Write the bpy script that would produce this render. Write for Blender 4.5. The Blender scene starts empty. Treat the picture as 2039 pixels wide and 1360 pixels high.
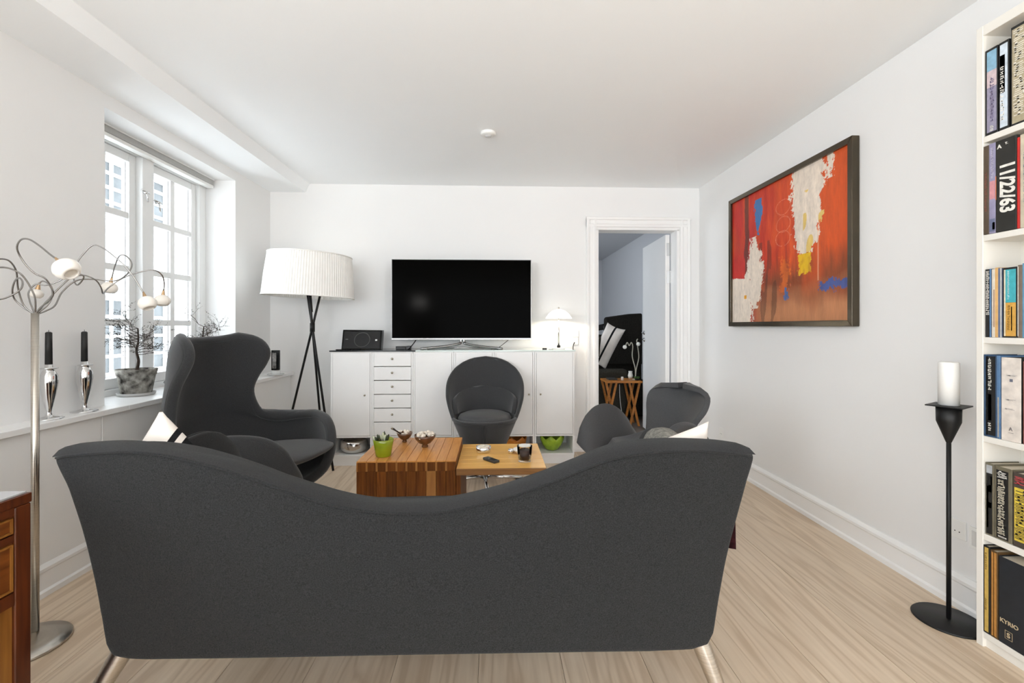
import bpy, bmesh, math, random
from mathutils import Vector, Matrix, noise
random.seed(7)
PI = math.pi
S = bpy.context.scene
COL = S.collection

# ------------------------------------------------------------------ camera
F = 906.0; CX = 1019.5; HY = 650.0; CAMH = 1.13; YAW = 0.0386
SA, CA = math.sin(YAW), math.cos(YAW)
cam = bpy.data.cameras.new('camera'); camo = bpy.data.objects.new('camera', cam); COL.objects.link(camo)
cam.sensor_width = 36; cam.lens = F / 2039 * 36; cam.shift_y = -(680 - HY) / 2039; cam.clip_start = 0.02
camo.location = (0, 0, CAMH); camo.rotation_euler = (PI / 2, 0, -YAW)
S.camera = camo

# ------------------------------------------------------------------ world, daylight, exposure
W = bpy.data.worlds.new('overcast_sky'); S.world = W; W.use_nodes = True
bgn = W.node_tree.nodes['Background']
bgn.inputs[0].default_value = (0.885, 0.945, 1.0, 1); bgn.inputs[1].default_value = 6.0
S.view_settings.view_transform = 'Standard'; S.view_settings.look = 'None'
S.view_settings.gamma = 1; S.view_settings.use_curve_mapping = False
S.view_settings.exposure = 0.25
S.cycles.max_bounces = 16; S.cycles.diffuse_bounces = 10


def portal(name, loc, rot, sx, sy):
    l = bpy.data.lights.new(name, 'AREA'); l.shape = 'RECTANGLE'; l.size = sx; l.size_y = sy
    l.cycles.is_portal = True
    o = bpy.data.objects.new(name, l); COL.objects.link(o); o.location = loc; o.rotation_euler = rot
    return o


# ------------------------------------------------------------------ room dimensions
XL, XR, YB, ZC = -1.98, 1.875, 4.10, 2.395       # left, right, back wall and ceiling
YR = -4.6                                        # rear wall, behind the camera
WY0, WY1, WZ0, WZ1 = 2.39, 3.56, 0.73, 2.245     # window opening
SILLZ, SILLX = 0.73, -1.86

portal('portal_window', (-2.3, 2.975, 1.49), (0, -PI / 2, 0), 1.5, 1.15)
portal('portal_added_left', (-2.3, -1.55, 1.49), (0, -PI / 2, 0), 1.5, 3.5)
portal('portal_added_rear', (0.0, YR - 0.18, 1.15), (-PI / 2, 0, PI), 3.1, 2.25)  # this and the left opening behind the camera are added for light


def at(px, py, Y=None, X=None, z=None, t=None):
    """a measured photo point at a known depth / wall / height -> world point"""
    u = (px - CX) / F; v = (HY - py) / F
    dx, dy = u * CA + SA, CA - u * SA
    if t is None:
        if Y is not None: t = Y / dy
        elif X is not None: t = X / dx
        else: t = (z - CAMH) / v
    return Vector((dx * t, dy * t, CAMH + v * t))


# ------------------------------------------------------------------ materials
MATS = {}


def mat(name, col, rough=0.6, metal=0.0, var=0.0, vscale=20, bump=0.0, bscale=200, spec=0.5, trans=0.0, emit=0.0,
        emitcol=None, coat=0.0, sheen=0.0, stretch=None, ior=1.45, col2=None, alpha=1.0):
    if name in MATS: return MATS[name]
    m = bpy.data.materials.new(name); m.use_nodes = True
    nt = m.node_tree; b = nt.nodes['Principled BSDF']
    b.inputs['Base Color'].default_value = (*col, 1); b.inputs['Roughness'].default_value = rough
    b.inputs['Metallic'].default_value = metal; b.inputs['Specular IOR Level'].default_value = spec
    b.inputs['Transmission Weight'].default_value = trans; b.inputs['IOR'].default_value = ior
    b.inputs['Coat Weight'].default_value = coat; b.inputs['Sheen Weight'].default_value = sheen
    if emit:
        b.inputs['Emission Color'].default_value = (*(emitcol or col), 1); b.inputs['Emission Strength'].default_value = emit
    if var or bump:
        tc = nt.nodes.new('ShaderNodeTexCoord'); mp = nt.nodes.new('ShaderNodeMapping')
        nt.links.new(tc.outputs['Object'], mp.inputs[0])
        if stretch: mp.inputs['Scale'].default_value = stretch
    if var:
        n = nt.nodes.new('ShaderNodeTexNoise'); n.inputs['Scale'].default_value = vscale; n.inputs['Detail'].default_value = 4
        nt.links.new(mp.outputs[0], n.inputs['Vector'])
        r = nt.nodes.new('ShaderNodeValToRGB')
        c2 = col2 or tuple(min(1, c * (1 + var)) for c in col); c1 = tuple(c * (1 - var) for c in col)
        r.color_ramp.elements[0].color = (*c1, 1); r.color_ramp.elements[1].color = (*c2, 1)
        r.color_ramp.elements[0].position = 0.32; r.color_ramp.elements[1].position = 0.68
        nt.links.new(n.outputs['Fac'], r.inputs[0]); nt.links.new(r.outputs[0], b.inputs['Base Color'])
    if bump:
        n2 = nt.nodes.new('ShaderNodeTexNoise'); n2.inputs['Scale'].default_value = bscale; n2.inputs['Detail'].default_value = 3
        nt.links.new(mp.outputs[0], n2.inputs['Vector'])
        bp = nt.nodes.new('ShaderNodeBump'); bp.inputs['Strength'].default_value = bump; bp.inputs['Distance'].default_value = 0.002
        nt.links.new(n2.outputs['Fac'], bp.inputs['Height']); nt.links.new(bp.outputs[0], b.inputs['Normal'])
    MATS[name] = m
    return m


def wood(name, c1, c2, axis='y', grain=9.0, rough=0.4, long=0.5, perobj=0.25, spec=0.5, streak=0.5):
    """procedural wood: stretched noise grain, every board shifted and tinted by its own random number"""
    if name in MATS: return MATS[name]
    m = bpy.data.materials.new(name); m.use_nodes = True
    nt = m.node_tree; L = nt.links.new; b = nt.nodes['Principled BSDF']
    tc = nt.nodes.new('ShaderNodeTexCoord'); oi = nt.nodes.new('ShaderNodeObjectInfo')
    off = nt.nodes.new('ShaderNodeVectorMath'); off.operation = 'SCALE'; off.inputs[0].default_value = (37, 91, 53)
    L(oi.outputs['Random'], off.inputs['Scale'])
    add = nt.nodes.new('ShaderNodeVectorMath'); L(tc.outputs['Object'], add.inputs[0]); L(off.outputs[0], add.inputs[1])
    mp = nt.nodes.new('ShaderNodeMapping'); L(add.outputs[0], mp.inputs[0])
    sc = [grain, grain, grain]; sc['xyz'.index(axis)] = long
    mp.inputs['Scale'].default_value = sc
    n1 = nt.nodes.new('ShaderNodeTexNoise'); n1.inputs['Scale'].default_value = 1.0; n1.inputs['Detail'].default_value = 2; n1.inputs['Distortion'].default_value = 0.6
    L(mp.outputs[0], n1.inputs['Vector'])
    # growth rings: sine of the smooth noise
    mu = nt.nodes.new('ShaderNodeMath'); mu.operation = 'MULTIPLY'; mu.inputs[1].default_value = 46; L(n1.outputs['Fac'], mu.inputs[0])
    si = nt.nodes.new('ShaderNodeMath'); si.operation = 'SINE'; L(mu.outputs[0], si.inputs[0])
    mr = nt.nodes.new('ShaderNodeMapRange'); mr.inputs[1].default_value = -1; L(si.outputs[0], mr.inputs[0])
    pw = nt.nodes.new('ShaderNodeMath'); pw.operation = 'POWER'; pw.inputs[1].default_value = 3.0; L(mr.outputs[0], pw.inputs[0])
    n2 = nt.nodes.new('ShaderNodeTexNoise'); n2.inputs['Scale'].default_value = 7.0; n2.inputs['Detail'].default_value = 6
    L(mp.outputs[0], n2.inputs['Vector'])
    mx = nt.nodes.new('ShaderNodeMath'); mx.operation = 'MULTIPLY_ADD'; mx.inputs[1].default_value = streak * 0.5
    L(pw.outputs[0], mx.inputs[0]); L(n2.outputs['Fac'], mx.inputs[2])
    r = nt.nodes.new('ShaderNodeValToRGB'); r.color_ramp.elements[0].position = 0.3; r.color_ramp.elements[1].position = 0.95
    r.color_ramp.elements[0].color = (*c1, 1); r.color_ramp.elements[1].color = (*c2, 1)
    L(mx.outputs[0], r.inputs[0])
    hs = nt.nodes.new('ShaderNodeHueSaturation'); L(r.outputs[0], hs.inputs['Color'])
    m2 = nt.nodes.new('ShaderNodeMapRange'); m2.inputs[3].default_value = 1 - perobj; m2.inputs[4].default_value = 1 + perobj
    L(oi.outputs['Random'], m2.inputs[0]); L(m2.outputs[0], hs.inputs['Value'])
    L(hs.outputs[0], b.inputs['Base Color'])
    b.inputs['Roughness'].default_value = rough; b.inputs['Specular IOR Level'].default_value = spec
    bp = nt.nodes.new('ShaderNodeBump'); bp.inputs['Strength'].default_value = 0.12; bp.inputs['Distance'].default_value = 0.001
    L(n2.outputs['Fac'], bp.inputs['Height']); L(bp.outputs[0], b.inputs['Normal'])
    MATS[name] = m
    return m


def attr_mat(name, rough=0.6, bump=0.0, bscale=60, spec=0.5):
    if name in MATS: return MATS[name]
    m = bpy.data.materials.new(name); m.use_nodes = True; nt = m.node_tree; b = nt.nodes['Principled BSDF']
    a = nt.nodes.new('ShaderNodeVertexColor'); a.layer_name = 'Col'
    nt.links.new(a.outputs[0], b.inputs['Base Color']); b.inputs['Roughness'].default_value = rough
    b.inputs['Specular IOR Level'].default_value = spec
    if bump:
        tc = nt.nodes.new('ShaderNodeTexCoord'); n2 = nt.nodes.new('ShaderNodeTexNoise'); n2.inputs['Scale'].default_value = bscale
        nt.links.new(tc.outputs['Object'], n2.inputs['Vector'])
        bp = nt.nodes.new('ShaderNodeBump'); bp.inputs['Strength'].default_value = bump; bp.inputs['Distance'].default_value = 0.004
        nt.links.new(n2.outputs['Fac'], bp.inputs['Height']); nt.links.new(bp.outputs[0], b.inputs['Normal'])
    MATS[name] = m
    return m


def M_wall(): return mat('wall_paint', (0.815, 0.815, 0.812), 0.85, spec=0.2, var=0.012, vscale=1.2, bump=0.05, bscale=140)
def M_ceil(): return mat('ceiling_paint', (0.91, 0.93, 0.945), 0.9, spec=0.15, var=0.01, vscale=1.0)
def M_trim(): return mat('trim_lacquer', (0.86, 0.86, 0.855), 0.35, spec=0.4, var=0.01, vscale=3)
def M_winp(): return mat('window_paint', (0.83, 0.84, 0.84), 0.3, spec=0.4, var=0.01, vscale=4)
def M_cab(): return mat('cabinet_lacquer', (0.84, 0.837, 0.83), 0.4, spec=0.35, var=0.01, vscale=5)
def M_fab(): return mat('charcoal_wool', (0.0225, 0.023, 0.0238), 0.95, var=0.42, vscale=360, bump=0.7, bscale=620, spec=0.12, sheen=0.08)
def M_fab2(): return mat('dark_wool', (0.039, 0.040, 0.042), 0.9, var=0.3, vscale=420, bump=0.5, bscale=600, spec=0.2, sheen=0.25)
def M_leath(): return mat('grey_upholstery', (0.058, 0.059, 0.062), 0.55, var=0.2, vscale=300, bump=0.3, bscale=500, spec=0.35, sheen=0.1)
def M_black(): return mat('black_metal', (0.008, 0.008, 0.008), 0.45, spec=0.4, var=0.2, vscale=40)
def M_gloss(): return mat('black_gloss', (0.004, 0.004, 0.004), 0.15, spec=0.35, var=0.1, vscale=10)
def M_chrome(): return mat('chrome', (0.75, 0.75, 0.75), 0.08, 1.0, var=0.03, vscale=6)
def M_steel(): return mat('brushed_steel', (0.58, 0.54, 0.48), 0.28, 1.0, var=0.1, vscale=8, stretch=(1, 1, 40))
def M_white(): return mat('white_plastic', (0.82, 0.82, 0.80), 0.35, var=0.01, vscale=5)
def M_glass(): return mat('clear_glass', (0.95, 0.97, 0.97), 0.02, trans=1.0, ior=1.45, var=0.01, vscale=2)


# ------------------------------------------------------------------ mesh builder
ORG = {}


class MB:
    def __init__(s): s.v = []; s.f = []; s.mi = []; s.m = 0

    def face(s, ids): s.f.append(ids); s.mi.append(s.m)

    def box(s, x0, x1, y0, y1, z0, z1):
        n = len(s.v)
        for z in (z0, z1):
            for x, y in ((x0, y0), (x1, y0), (x1, y1), (x0, y1)): s.v.append(Vector((x, y, z)))
        for q in ((0, 3, 2, 1), (4, 5, 6, 7), (0, 1, 5, 4), (1, 2, 6, 5), (2, 3, 7, 6), (3, 0, 4, 7)): s.face([n + i for i in q])
        return s

    def obox(s, c, ax, ay, az):
        """box from centre and three half-axis vectors"""
        n = len(s.v); c = Vector(c); ax, ay, az = Vector(ax), Vector(ay), Vector(az)
        for k in (-1, 1):
            for i, j in ((-1, -1), (1, -1), (1, 1), (-1, 1)): s.v.append(c + ax * i + ay * j + az * k)
        for q in ((0, 3, 2, 1), (4, 5, 6, 7), (0, 1, 5, 4), (1, 2, 6, 5), (2, 3, 7, 6), (3, 0, 4, 7)): s.face([n + i for i in q])
        return s

    def tube(s, pts, r, n=8, caps=True, flat=None):
        pts = [Vector(p) for p in pts]; m = len(pts)
        rr = r if isinstance(r, (list, tuple)) else [r] * m
        up = Vector((0, 0, 1)); base = len(s.v); prev = None
        for i, p in enumerate(pts):
            d = (pts[min(i + 1, m - 1)] - pts[max(i - 1, 0)])
            if d.length < 1e-9: d = Vector((0, 0, 1))
            d.normalize()
            if prev is None:
                a = d.cross(up if abs(d.z) < 0.95 else Vector((1, 0, 0))).normalized()
            else:
                a = (prev - d * prev.dot(d))
                a = a.normalized() if a.length > 1e-6 else d.orthogonal().normalized()
            prev = a; b = d.cross(a)
            for k in range(n):
                t = 2 * PI * k / n
                s.v.append(p + (a * math.cos(t) + b * math.sin(t)) * rr[i])
        for i in range(m - 1):
            for k in range(n):
                k2 = (k + 1) % n
                s.face([base + i * n + k, base + i * n + k2, base + (i + 1) * n + k2, base + (i + 1) * n + k])
        if caps:
            s.face([base + k for k in range(n)][::-1]); s.face([base + (m - 1) * n + k for k in range(n)])
        return s

    def lathe(s, prof, c=(0, 0, 0), n=32, axis=None, sx=1.0, sy=1.0, wob=None):
        c = Vector(c); R = Matrix.Identity(3)
        if axis is not None: R = Vector((0, 0, 1)).rotation_difference(Vector(axis)).to_matrix()
        base = len(s.v); rows = []
        for i, (r, z) in enumerate(prof):
            if r < 1e-6:
                rows.append([len(s.v)]); s.v.append(c + R @ Vector((0, 0, z)))
            else:
                row = []
                for k in range(n):
                    t = 2 * PI * k / n; rr = r; zz = z
                    if wob: rr, zz = wob(i, t, r, z)
                    row.append(len(s.v)); s.v.append(c + R @ Vector((rr * math.cos(t) * sx, rr * math.sin(t) * sy, zz)))
                rows.append(row)
        for a, b in zip(rows, rows[1:]):
            if len(a) == 1 and len(b) == 1: continue
            for k in range(n):
                k2 = (k + 1) % n
                if len(a) == 1: s.face([a[0], b[k2], b[k]])
                elif len(b) == 1: s.face([a[k], a[k2], b[0]])
                else: s.face([a[k], a[k2], b[k2], b[k]])
        return s

    def grid(s, fn, nu, nv, wrap=False):
        base = len(s.v)
        for j in range(nv + 1):
            for i in range(nu + 1): s.v.append(Vector(fn(i / nu, j / nv)))
        w = nu + 1
        for j in range(nv):
            for i in range(nu): s.face([base + j * w + i, base + j * w + i + 1, base + (j + 1) * w + i + 1, base + (j + 1) * w + i])
        return s

    def prism(s, pts, d):
        """closed outline (3d points) extruded by vector d"""
        n = len(pts); b = len(s.v); d = Vector(d)
        for p in pts: s.v.append(Vector(p))
        for p in pts: s.v.append(Vector(p) + d)
        s.face(list(range(b, b + n))[::-1]); s.face(list(range(b + n, b + 2 * n)))
        for i in range(n):
            j = (i + 1) % n; s.face([b + i, b + j, b + n + j, b + n + i])
        return s

    def build(s, name, m, parent=None, smooth=False, bevel=0, subsurf=0, solid=0, local=False, soff=0, seg=2, fixn=True):
        me = bpy.data.meshes.new(name); o = bpy.data.objects.new(name, me); COL.objects.link(o)
        org = Vector((0, 0, 0))
        if parent is not None:
            o.parent = parent; org = ORG.get(parent.name, org)
            ORG[o.name] = org
        vs = s.v if local else [p - org for p in s.v]
        me.from_pydata([tuple(p) for p in vs], [], s.f)
        ms = m if isinstance(m, (list, tuple)) else [m]
        for x in ms: me.materials.append(x)
        if len(ms) > 1: me.polygons.foreach_set('material_index', s.mi)
        if fixn:
            bm = bmesh.new(); bm.from_mesh(me); bmesh.ops.recalc_face_normals(bm, faces=bm.faces); bm.to_mesh(me); bm.free()
        if smooth:
            me.polygons.foreach_set('use_smooth', [True] * len(me.polygons))
        if solid:
            md = o.modifiers.new('solid', 'SOLIDIFY'); md.thickness = solid; md.offset = soff
        if bevel:
            md = o.modifiers.new('bevel', 'BEVEL'); md.width = bevel; md.segments = seg; md.limit_method = 'ANGLE'; md.angle_limit = 0.6
            if smooth or seg > 1: me.polygons.foreach_set('use_smooth', [True] * len(me.polygons)); md.harden_normals = True
        if subsurf:
            md = o.modifiers.new('sub', 'SUBSURF'); md.levels = subsurf; md.render_levels = subsurf
        me.update()
        return o


def tag(o, label, cat=None, group=None, kind=None):
    if label: o['label'] = label
    if cat: o['category'] = cat
    if group: o['group'] = group
    if kind: o['kind'] = kind
    return o


def thing(name, label, cat, loc=(0, 0, 0), group=None, rz=0.0):
    o = bpy.data.objects.new(name, None); COL.objects.link(o); o.location = loc; o.rotation_euler = (0, 0, rz)
    o.empty_display_size = 0.05
    ORG[o.name] = Vector(loc)
    return tag(o, label, cat, group)


def struct(o, label=None):
    o['kind'] = 'structure'
    if label: o['label'] = label
    return o


def box_obj(name, m, x0, x1, y0, y1, z0, z1, parent=None, bevel=0):
    return MB().box(x0, x1, y0, y1, z0, z1).build(name, m, parent, bevel=bevel)


def lerp(a, b, t): return a + (b - a) * t


def interp(tab, x):
    """piecewise smooth table lookup"""
    if x <= tab[0][0]: return tab[0][1]
    for (a, va), (b, vb) in zip(tab, tab[1:]):
        if x <= b:
            t = (x - a) / (b - a)
            return va + (vb - va) * t
    return tab[-1][1]


def spl(tab, x):
    """Catmull-Rom through a table of (x, value)"""
    if x <= tab[0][0]: return tab[0][1]
    if x >= tab[-1][0]: return tab[-1][1]
    for i in range(len(tab) - 1):
        if x <= tab[i + 1][0]:
            x0, p1 = tab[i]; x1, p2 = tab[i + 1]
            p0 = tab[i - 1][1] if i > 0 else p1; p3 = tab[i + 2][1] if i + 2 < len(tab) else p2
            t = (x - x0) / (x1 - x0)
            return 0.5 * ((2 * p1) + (-p0 + p2) * t + (2 * p0 - 5 * p1 + 4 * p2 - p3) * t * t + (-p0 + 3 * p1 - 3 * p2 + p3) * t ** 3)


def crpath(pts, n=8):
    """smooth 3d path through points"""
    pts = [Vector(p) for p in pts]; out = []
    for i in range(len(pts) - 1):
        p0 = pts[max(i - 1, 0)]; p1 = pts[i]; p2 = pts[i + 1]; p3 = pts[min(i + 2, len(pts) - 1)]
        for k in range(n):
            t = k / n
            out.append(0.5 * ((2 * p1) + (-p0 + p2) * t + (2 * p0 - 5 * p1 + 4 * p2 - p3) * t * t + (-p0 + 3 * p1 - 3 * p2 + p3) * t ** 3))
    out.append(pts[-1])
    return out


def text_mesh(txt, size, m, mw, parent, name='lettering', depth=0.0004, bold=0.0):
    """flat lettering as a mesh, placed by world matrix mw (x = reading direction, y = up, z = out)"""
    cu = bpy.data.curves.new(name, 'FONT'); cu.body = txt; cu.size = size; cu.align_x = 'CENTER'; cu.align_y = 'CENTER'
    cu.extrude = depth; cu.offset = bold; cu.resolution_u = 3
    to = bpy.data.objects.new('tmp', cu); COL.objects.link(to)
    dg = bpy.context.evaluated_depsgraph_get(); me = bpy.data.meshes.new_from_object(to.evaluated_get(dg))
    bpy.data.objects.remove(to); bpy.data.curves.remove(cu)
    me.name = name; me.transform(Matrix.Translation(-ORG.get(parent.name, Vector())) @ mw)
    me.materials.clear(); me.materials.append(m)
    o = bpy.data.objects.new(name, me); COL.objects.link(o); o.parent = parent; ORG[o.name] = ORG.get(parent.name, Vector())
    return o



# ================================================================== THE SETTING
# floor: slab with long solid planks running into the room
fl = struct(box_obj('floor', mat('floor_gap', (0.34, 0.27, 0.20), 0.8, var=0.1, vscale=5), -2.4, 2.05, YR - 0.2, YB + 0.14, -0.12, -0.022),
            'pale wide-plank wooden floor')
ORG[fl.name] = Vector((0, 0, 0))
NP = 14; PW = (XR + 0.02 - (XL - 0.02)) / NP
M_floor = wood('soaped_douglas', (0.72, 0.59, 0.445), (0.55, 0.42, 0.295), 'y', grain=8.5, long=0.5, rough=0.36, perobj=0.09, spec=0.5, streak=0.9)
for i in range(NP):
    x0 = XL - 0.02 + i * PW
    p = MB().box(-PW / 2 + 0.0005, PW / 2 - 0.0005, YR, YB, -0.022, 0).build('plank', M_floor, fl, bevel=0.0008, seg=1, local=True)
    p.location = (x0 + PW / 2, 0, 0)

wm = M_wall()
# left wall with the window opening and, behind the camera, a wide unseen opening added for light
b = MB(); xo = XL - 0.34
KY0, KY1 = -3.4, 0.3
b.box(xo, XL, WY1, YB + 0.14, 0, ZC); b.box(xo, XL, WY0, WY1, 0, WZ0 - 0.03); b.box(xo, XL, WY0, WY1, WZ1, ZC)
b.box(xo, XL, KY1, WY0, 0, ZC); b.box(xo, XL, KY0, KY1, 0, WZ0 - 0.03); b.box(xo, XL, KY0, KY1, WZ1, ZC); b.box(xo, XL, YR, KY0, 0, ZC)
struct(b.build('wall_left', wm), 'white painted wall with the window')
# right wall
struct(box_obj('wall_right', wm, XR, XR + 0.16, YR, YB, 0, ZC), 'white painted wall behind the painting')
# back wall with the door opening
DX0, DX1, DZ = 0.923, 1.672, 2.012
b = MB(); b.box(XL, DX0, YB, YB + 0.14, 0, ZC); b.box(DX1, XR + 0.16, YB, YB + 0.14, 0, ZC); b.box(DX0, DX1, YB, YB + 0.14, DZ, ZC)
struct(b.build('wall_back', wm), 'white painted wall behind the television')
# rear wall behind the camera with a wide unseen opening added to let light in
b = MB(); b.box(XL, -1.55, YR - 0.16, YR, 0, ZC); b.box(1.55, XR, YR - 0.16, YR, 0, ZC); b.box(-1.55, 1.55, YR - 0.16, YR, 2.3, ZC)
struct(b.build('wall_rear', wm), 'white painted wall with an added unseen opening for light')
struct(box_obj('ceiling', M_ceil(), XL - 0.34, XR + 0.16, YR - 0.16, YB + 0.14, ZC, ZC + 0.15), 'smooth white ceiling')
struct(box_obj('bounce_slab', mat('bounce_pale', (0.82, 0.82, 0.81), 0.8, var=0.04, vscale=2), -7, 7, -14, YR - 0.161, -0.2, -0.04), 'pale slab added outside the rear opening to bounce light')  # unseen slab, added to bounce skylight up to the ceiling
# boxed beam along the window wall, its face a little raked
b = MB(); z0 = 2.318
b.prism([(XL, YR, ZC), (XL, YR, z0), (-1.672, YR, z0), (-1.636, YR, ZC)], (0, YB - YR, 0))
struct(b.build('trim_1', M_ceil()), 'white boxed ceiling beam along the window wall')
# low panelling under the sill shelf
LX = -1.888
t2 = struct(MB().box(XL, LX - 0.012, YR, YB, 0, SILLZ - 0.03).build('trim_2', M_trim()), 'white low panelling under the window shelf')
ORG[t2.name] = Vector((0, 0, 0))
edges = [YR, -3.3, -2.0, -0.7, 0.75, 2.265, 3.42, YB]
for a, c in zip(edges, edges[1:]):
    if c == YB: MB().box(LX - 0.012, -1.80, a + 0.002, c - 0.001, 0.10, SILLZ - 0.03).build('panel', M_trim(), t2, bevel=0.002, seg=1)
    else: MB().box(LX - 0.012, LX, a + 0.0015, c - 0.0015, 0.10, SILLZ - 0.03).build('panel', M_trim(), t2, bevel=0.002, seg=1)
b = MB(); b.box(-2.20, SILLX, WY0 + 0.001, WY1 - 0.001, SILLZ - 0.028, SILLZ); b.box(XL - 0.001, SILLX, YR, WY0 + 0.001, SILLZ - 0.028, SILLZ)
b.box(XL - 0.001, SILLX, WY1 - 0.001, YB - 0.001, SILLZ - 0.028, SILLZ); b.box(SILLX - 0.001, -1.77, 3.42, YB - 0.001, SILLZ - 0.028, SILLZ)
struct(b.build('trim_3', M_trim(), bevel=0.004), 'white sill shelf running along the window wall')


def skirting(name, pts, nrm, label, h=0.135):
    """profiled baseboard along a straight run, nrm = direction into the room"""
    a, c = Vector(pts[0]), Vector(pts[1]); n = Vector(nrm)
    prof = [(0, 0), (0.024, 0), (0.024, 0.022), (0.016, 0.030), (0.016, h - 0.035), (0.020, h - 0.028), (0.020, h - 0.016), (0.008, h), (0, h)]
    b = MB(); b.prism([a + n * u + Vector((0, 0, z)) for u, z in prof], c - a)
    return struct(b.build(name, M_trim()), label)


skirting('baseboard_left', ((LX - 0.008, YR, 0), (LX - 0.008, 3.42, 0)), (1, 0, 0), 'white baseboard under the window panelling')
skirting('baseboard_right', ((XR - 0.0005, YR, 0), (XR - 0.0005, YB - 0.03, 0)), (-1, 0, 0), 'white baseboard along the painting wall')
skirting('baseboard_back', ((-1.77, YB - 0.0005, 0), (0.826, YB - 0.0005, 0)), (0, -1, 0), 'white baseboard behind the sideboard')

# ---- window: frame, mullion, two sashes with muntins and single panes
wn = struct(MB().box(-2.30, -2.20, WY0, WY0 + 0.06, WZ0 - 0.02, WZ1).box(-2.30, -2.20, WY1 - 0.075, WY1, WZ0 - 0.02, WZ1)
            .box(-2.30, -2.2005, WY0 + 0.0605, WY1 - 0.0755, WZ1 - 0.06, WZ1).box(-2.30, -2.2005, WY0 + 0.0605, WY1 - 0.0755, WZ0 - 0.02, WZ0 + 0.035)
            .box(-2.295, -2.185, 2.915, 3.01, WZ0 + 0.0355, WZ1 - 0.0605).build('window_1', M_winp(), bevel=0.004), 'white timber casement window with small panes')
ORG[wn.name] = Vector((0, 0, 0))
wg = mat('window_glass', (0.97, 0.985, 0.985), 0.0, trans=1.0, ior=1.02, spec=0.25, var=0.005, vscale=2)
for (a, c) in ((WY0 + 0.062, 2.913), (3.012, WY1 - 0.077)):
    z0, z1 = WZ0 + 0.037, WZ1 - 0.062
    sr = MB().box(-2.275, -2.225, a, a + 0.05, z0, z1).box(-2.275, -2.225, c - 0.05, c, z0, z1).box(-2.275, -2.2255, a + 0.0502, c - 0.0502, z0, z0 + 0.06).box(-2.275, -2.2255, a + 0.0502, c - 0.0502, z1 - 0.05, z1).build('sash', M_winp(), wn, bevel=0.004)
    ga, gc, gz0, gz1 = a + 0.05, c - 0.05, z0 + 0.06, z1 - 0.05
    mid = (ga + gc) / 2
    MB().box(-2.268, -2.232, mid - 0.021, mid + 0.021, gz0, gz1).build('muntin', M_winp(), sr, bevel=0.003)
    rows = [gz0 + (gz1 - gz0) * k / 4 for k in range(5)]
    for z in rows[1:-1]: MB().box(-2.267, -2.2325, ga, gc, z - 0.02, z + 0.02).build('muntin', M_winp(), sr, bevel=0.003)
    for (ya, yc) in ((ga, mid - 0.021), (mid + 0.021, gc)):
        for k in range(4):
            za = rows[k] + (0.02 if k else 0); zc = rows[k + 1] - (0.02 if k < 3 else 0)
            MB().box(-2.252, -2.248, ya, yc, za, zc).build('pane', wg, sr)
# casement hooks at the mullion
for zz, yy in ((1.965, 2.925), (1.93, 3.03)):
    h = MB(); h.tube([(-2.19, yy, zz), (-2.165, yy, zz)], 0.009, 10); h.tube([(-2.168, yy, zz), (-2.168, yy + 0.012, zz - 0.055)], 0.005, 8)
    h.tube([(-2.175, yy - 0.03, zz + 0.008), (-2.175, yy + 0.03, zz + 0.004)], 0.006, 8)
    h.build('window_catch', M_chrome(), wn, smooth=True)

# ---- roller blind at the top of the window
rb = thing('roller_blind', 'grey rolled-up blind cassette across the top of the window', 'blind', (-2.15, WY0, 2.18))
MB().box(-2.185, -2.13, WY0 + 0.003, WY1 - 0.02, 2.200, 2.236).build('cassette', mat('blind_grey', (0.42, 0.42, 0.41), 0.5, var=0.03, vscale=9), rb, bevel=0.004)
MB().box(-2.19, -2.122, WY0 + 0.003, WY1 - 0.02, 2.236, 2.2445).build('top_rail', M_white(), rb, bevel=0.002)
MB().box(-2.18, -2.128, WY0 + 0.003, WY1 - 0.02, 2.178, 2.199).build('bottom_bar', M_white(), rb, bevel=0.005)

# ---- house across the courtyard
plaster = mat('pale_render', (0.86, 0.87, 0.88), 0.9, spec=0.1, var=0.02, vscale=0.6)
nb = thing('courtyard_house', 'white rendered house across the courtyard outside the window', 'building', (-9.2, 12, -6))
MB().box(-9.6, -9.2, 3, 26, -6, 13).build('facade', plaster, nb)
pane_m = mat('far_pane', (0.085, 0.092, 0.096), 0.25, spec=0.2, var=0.3, vscale=1.5)
for yc in (8.6, 11.25, 12.55, 15.9):
    for z0, z1 in ((-3.9, -2.0), (-0.06, 1.84), (3.75, 5.12), (7.4, 9.2)):
        wf = MB(); y0, y1 = yc - 0.5, yc + 0.5
        wf.box(-9.22, -9.14, y0, y1, z0, z0 + 0.09).box(-9.22, -9.14, y0, y1, z1 - 0.09, z1)
        for yy in (y0, y0 + 0.46, y1 - 0.08): wf.box(-9.22, -9.145, yy, yy + 0.08, z0, z1)
        nr = 4
        for k in range(1, nr): zz = z0 + (z1 - z0) * k / nr; wf.box(-9.22, -9.15, y0, y1, zz - 0.04, zz + 0.04)
        w = wf.build('window', M_winp(), nb)
        MB().box(-9.215, -9.18, y0, y1, z0, z1).build('pane', pane_m, w)
        MB().box(-9.25, -9.05, y0 - 0.08, y1 + 0.08, z0 - 0.1, z0 - 0.02).build('sill', mat('zinc', (0.5, 0.54, 0.56), 0.5, var=0.05, vscale=4), w)
struct(box_obj('ground', mat('courtyard', (0.8, 0.8, 0.79), 0.9, var=0.05, vscale=1), -9.2, -2.4, -6, 26, -6.2, -6), 'pale courtyard ground')

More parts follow.
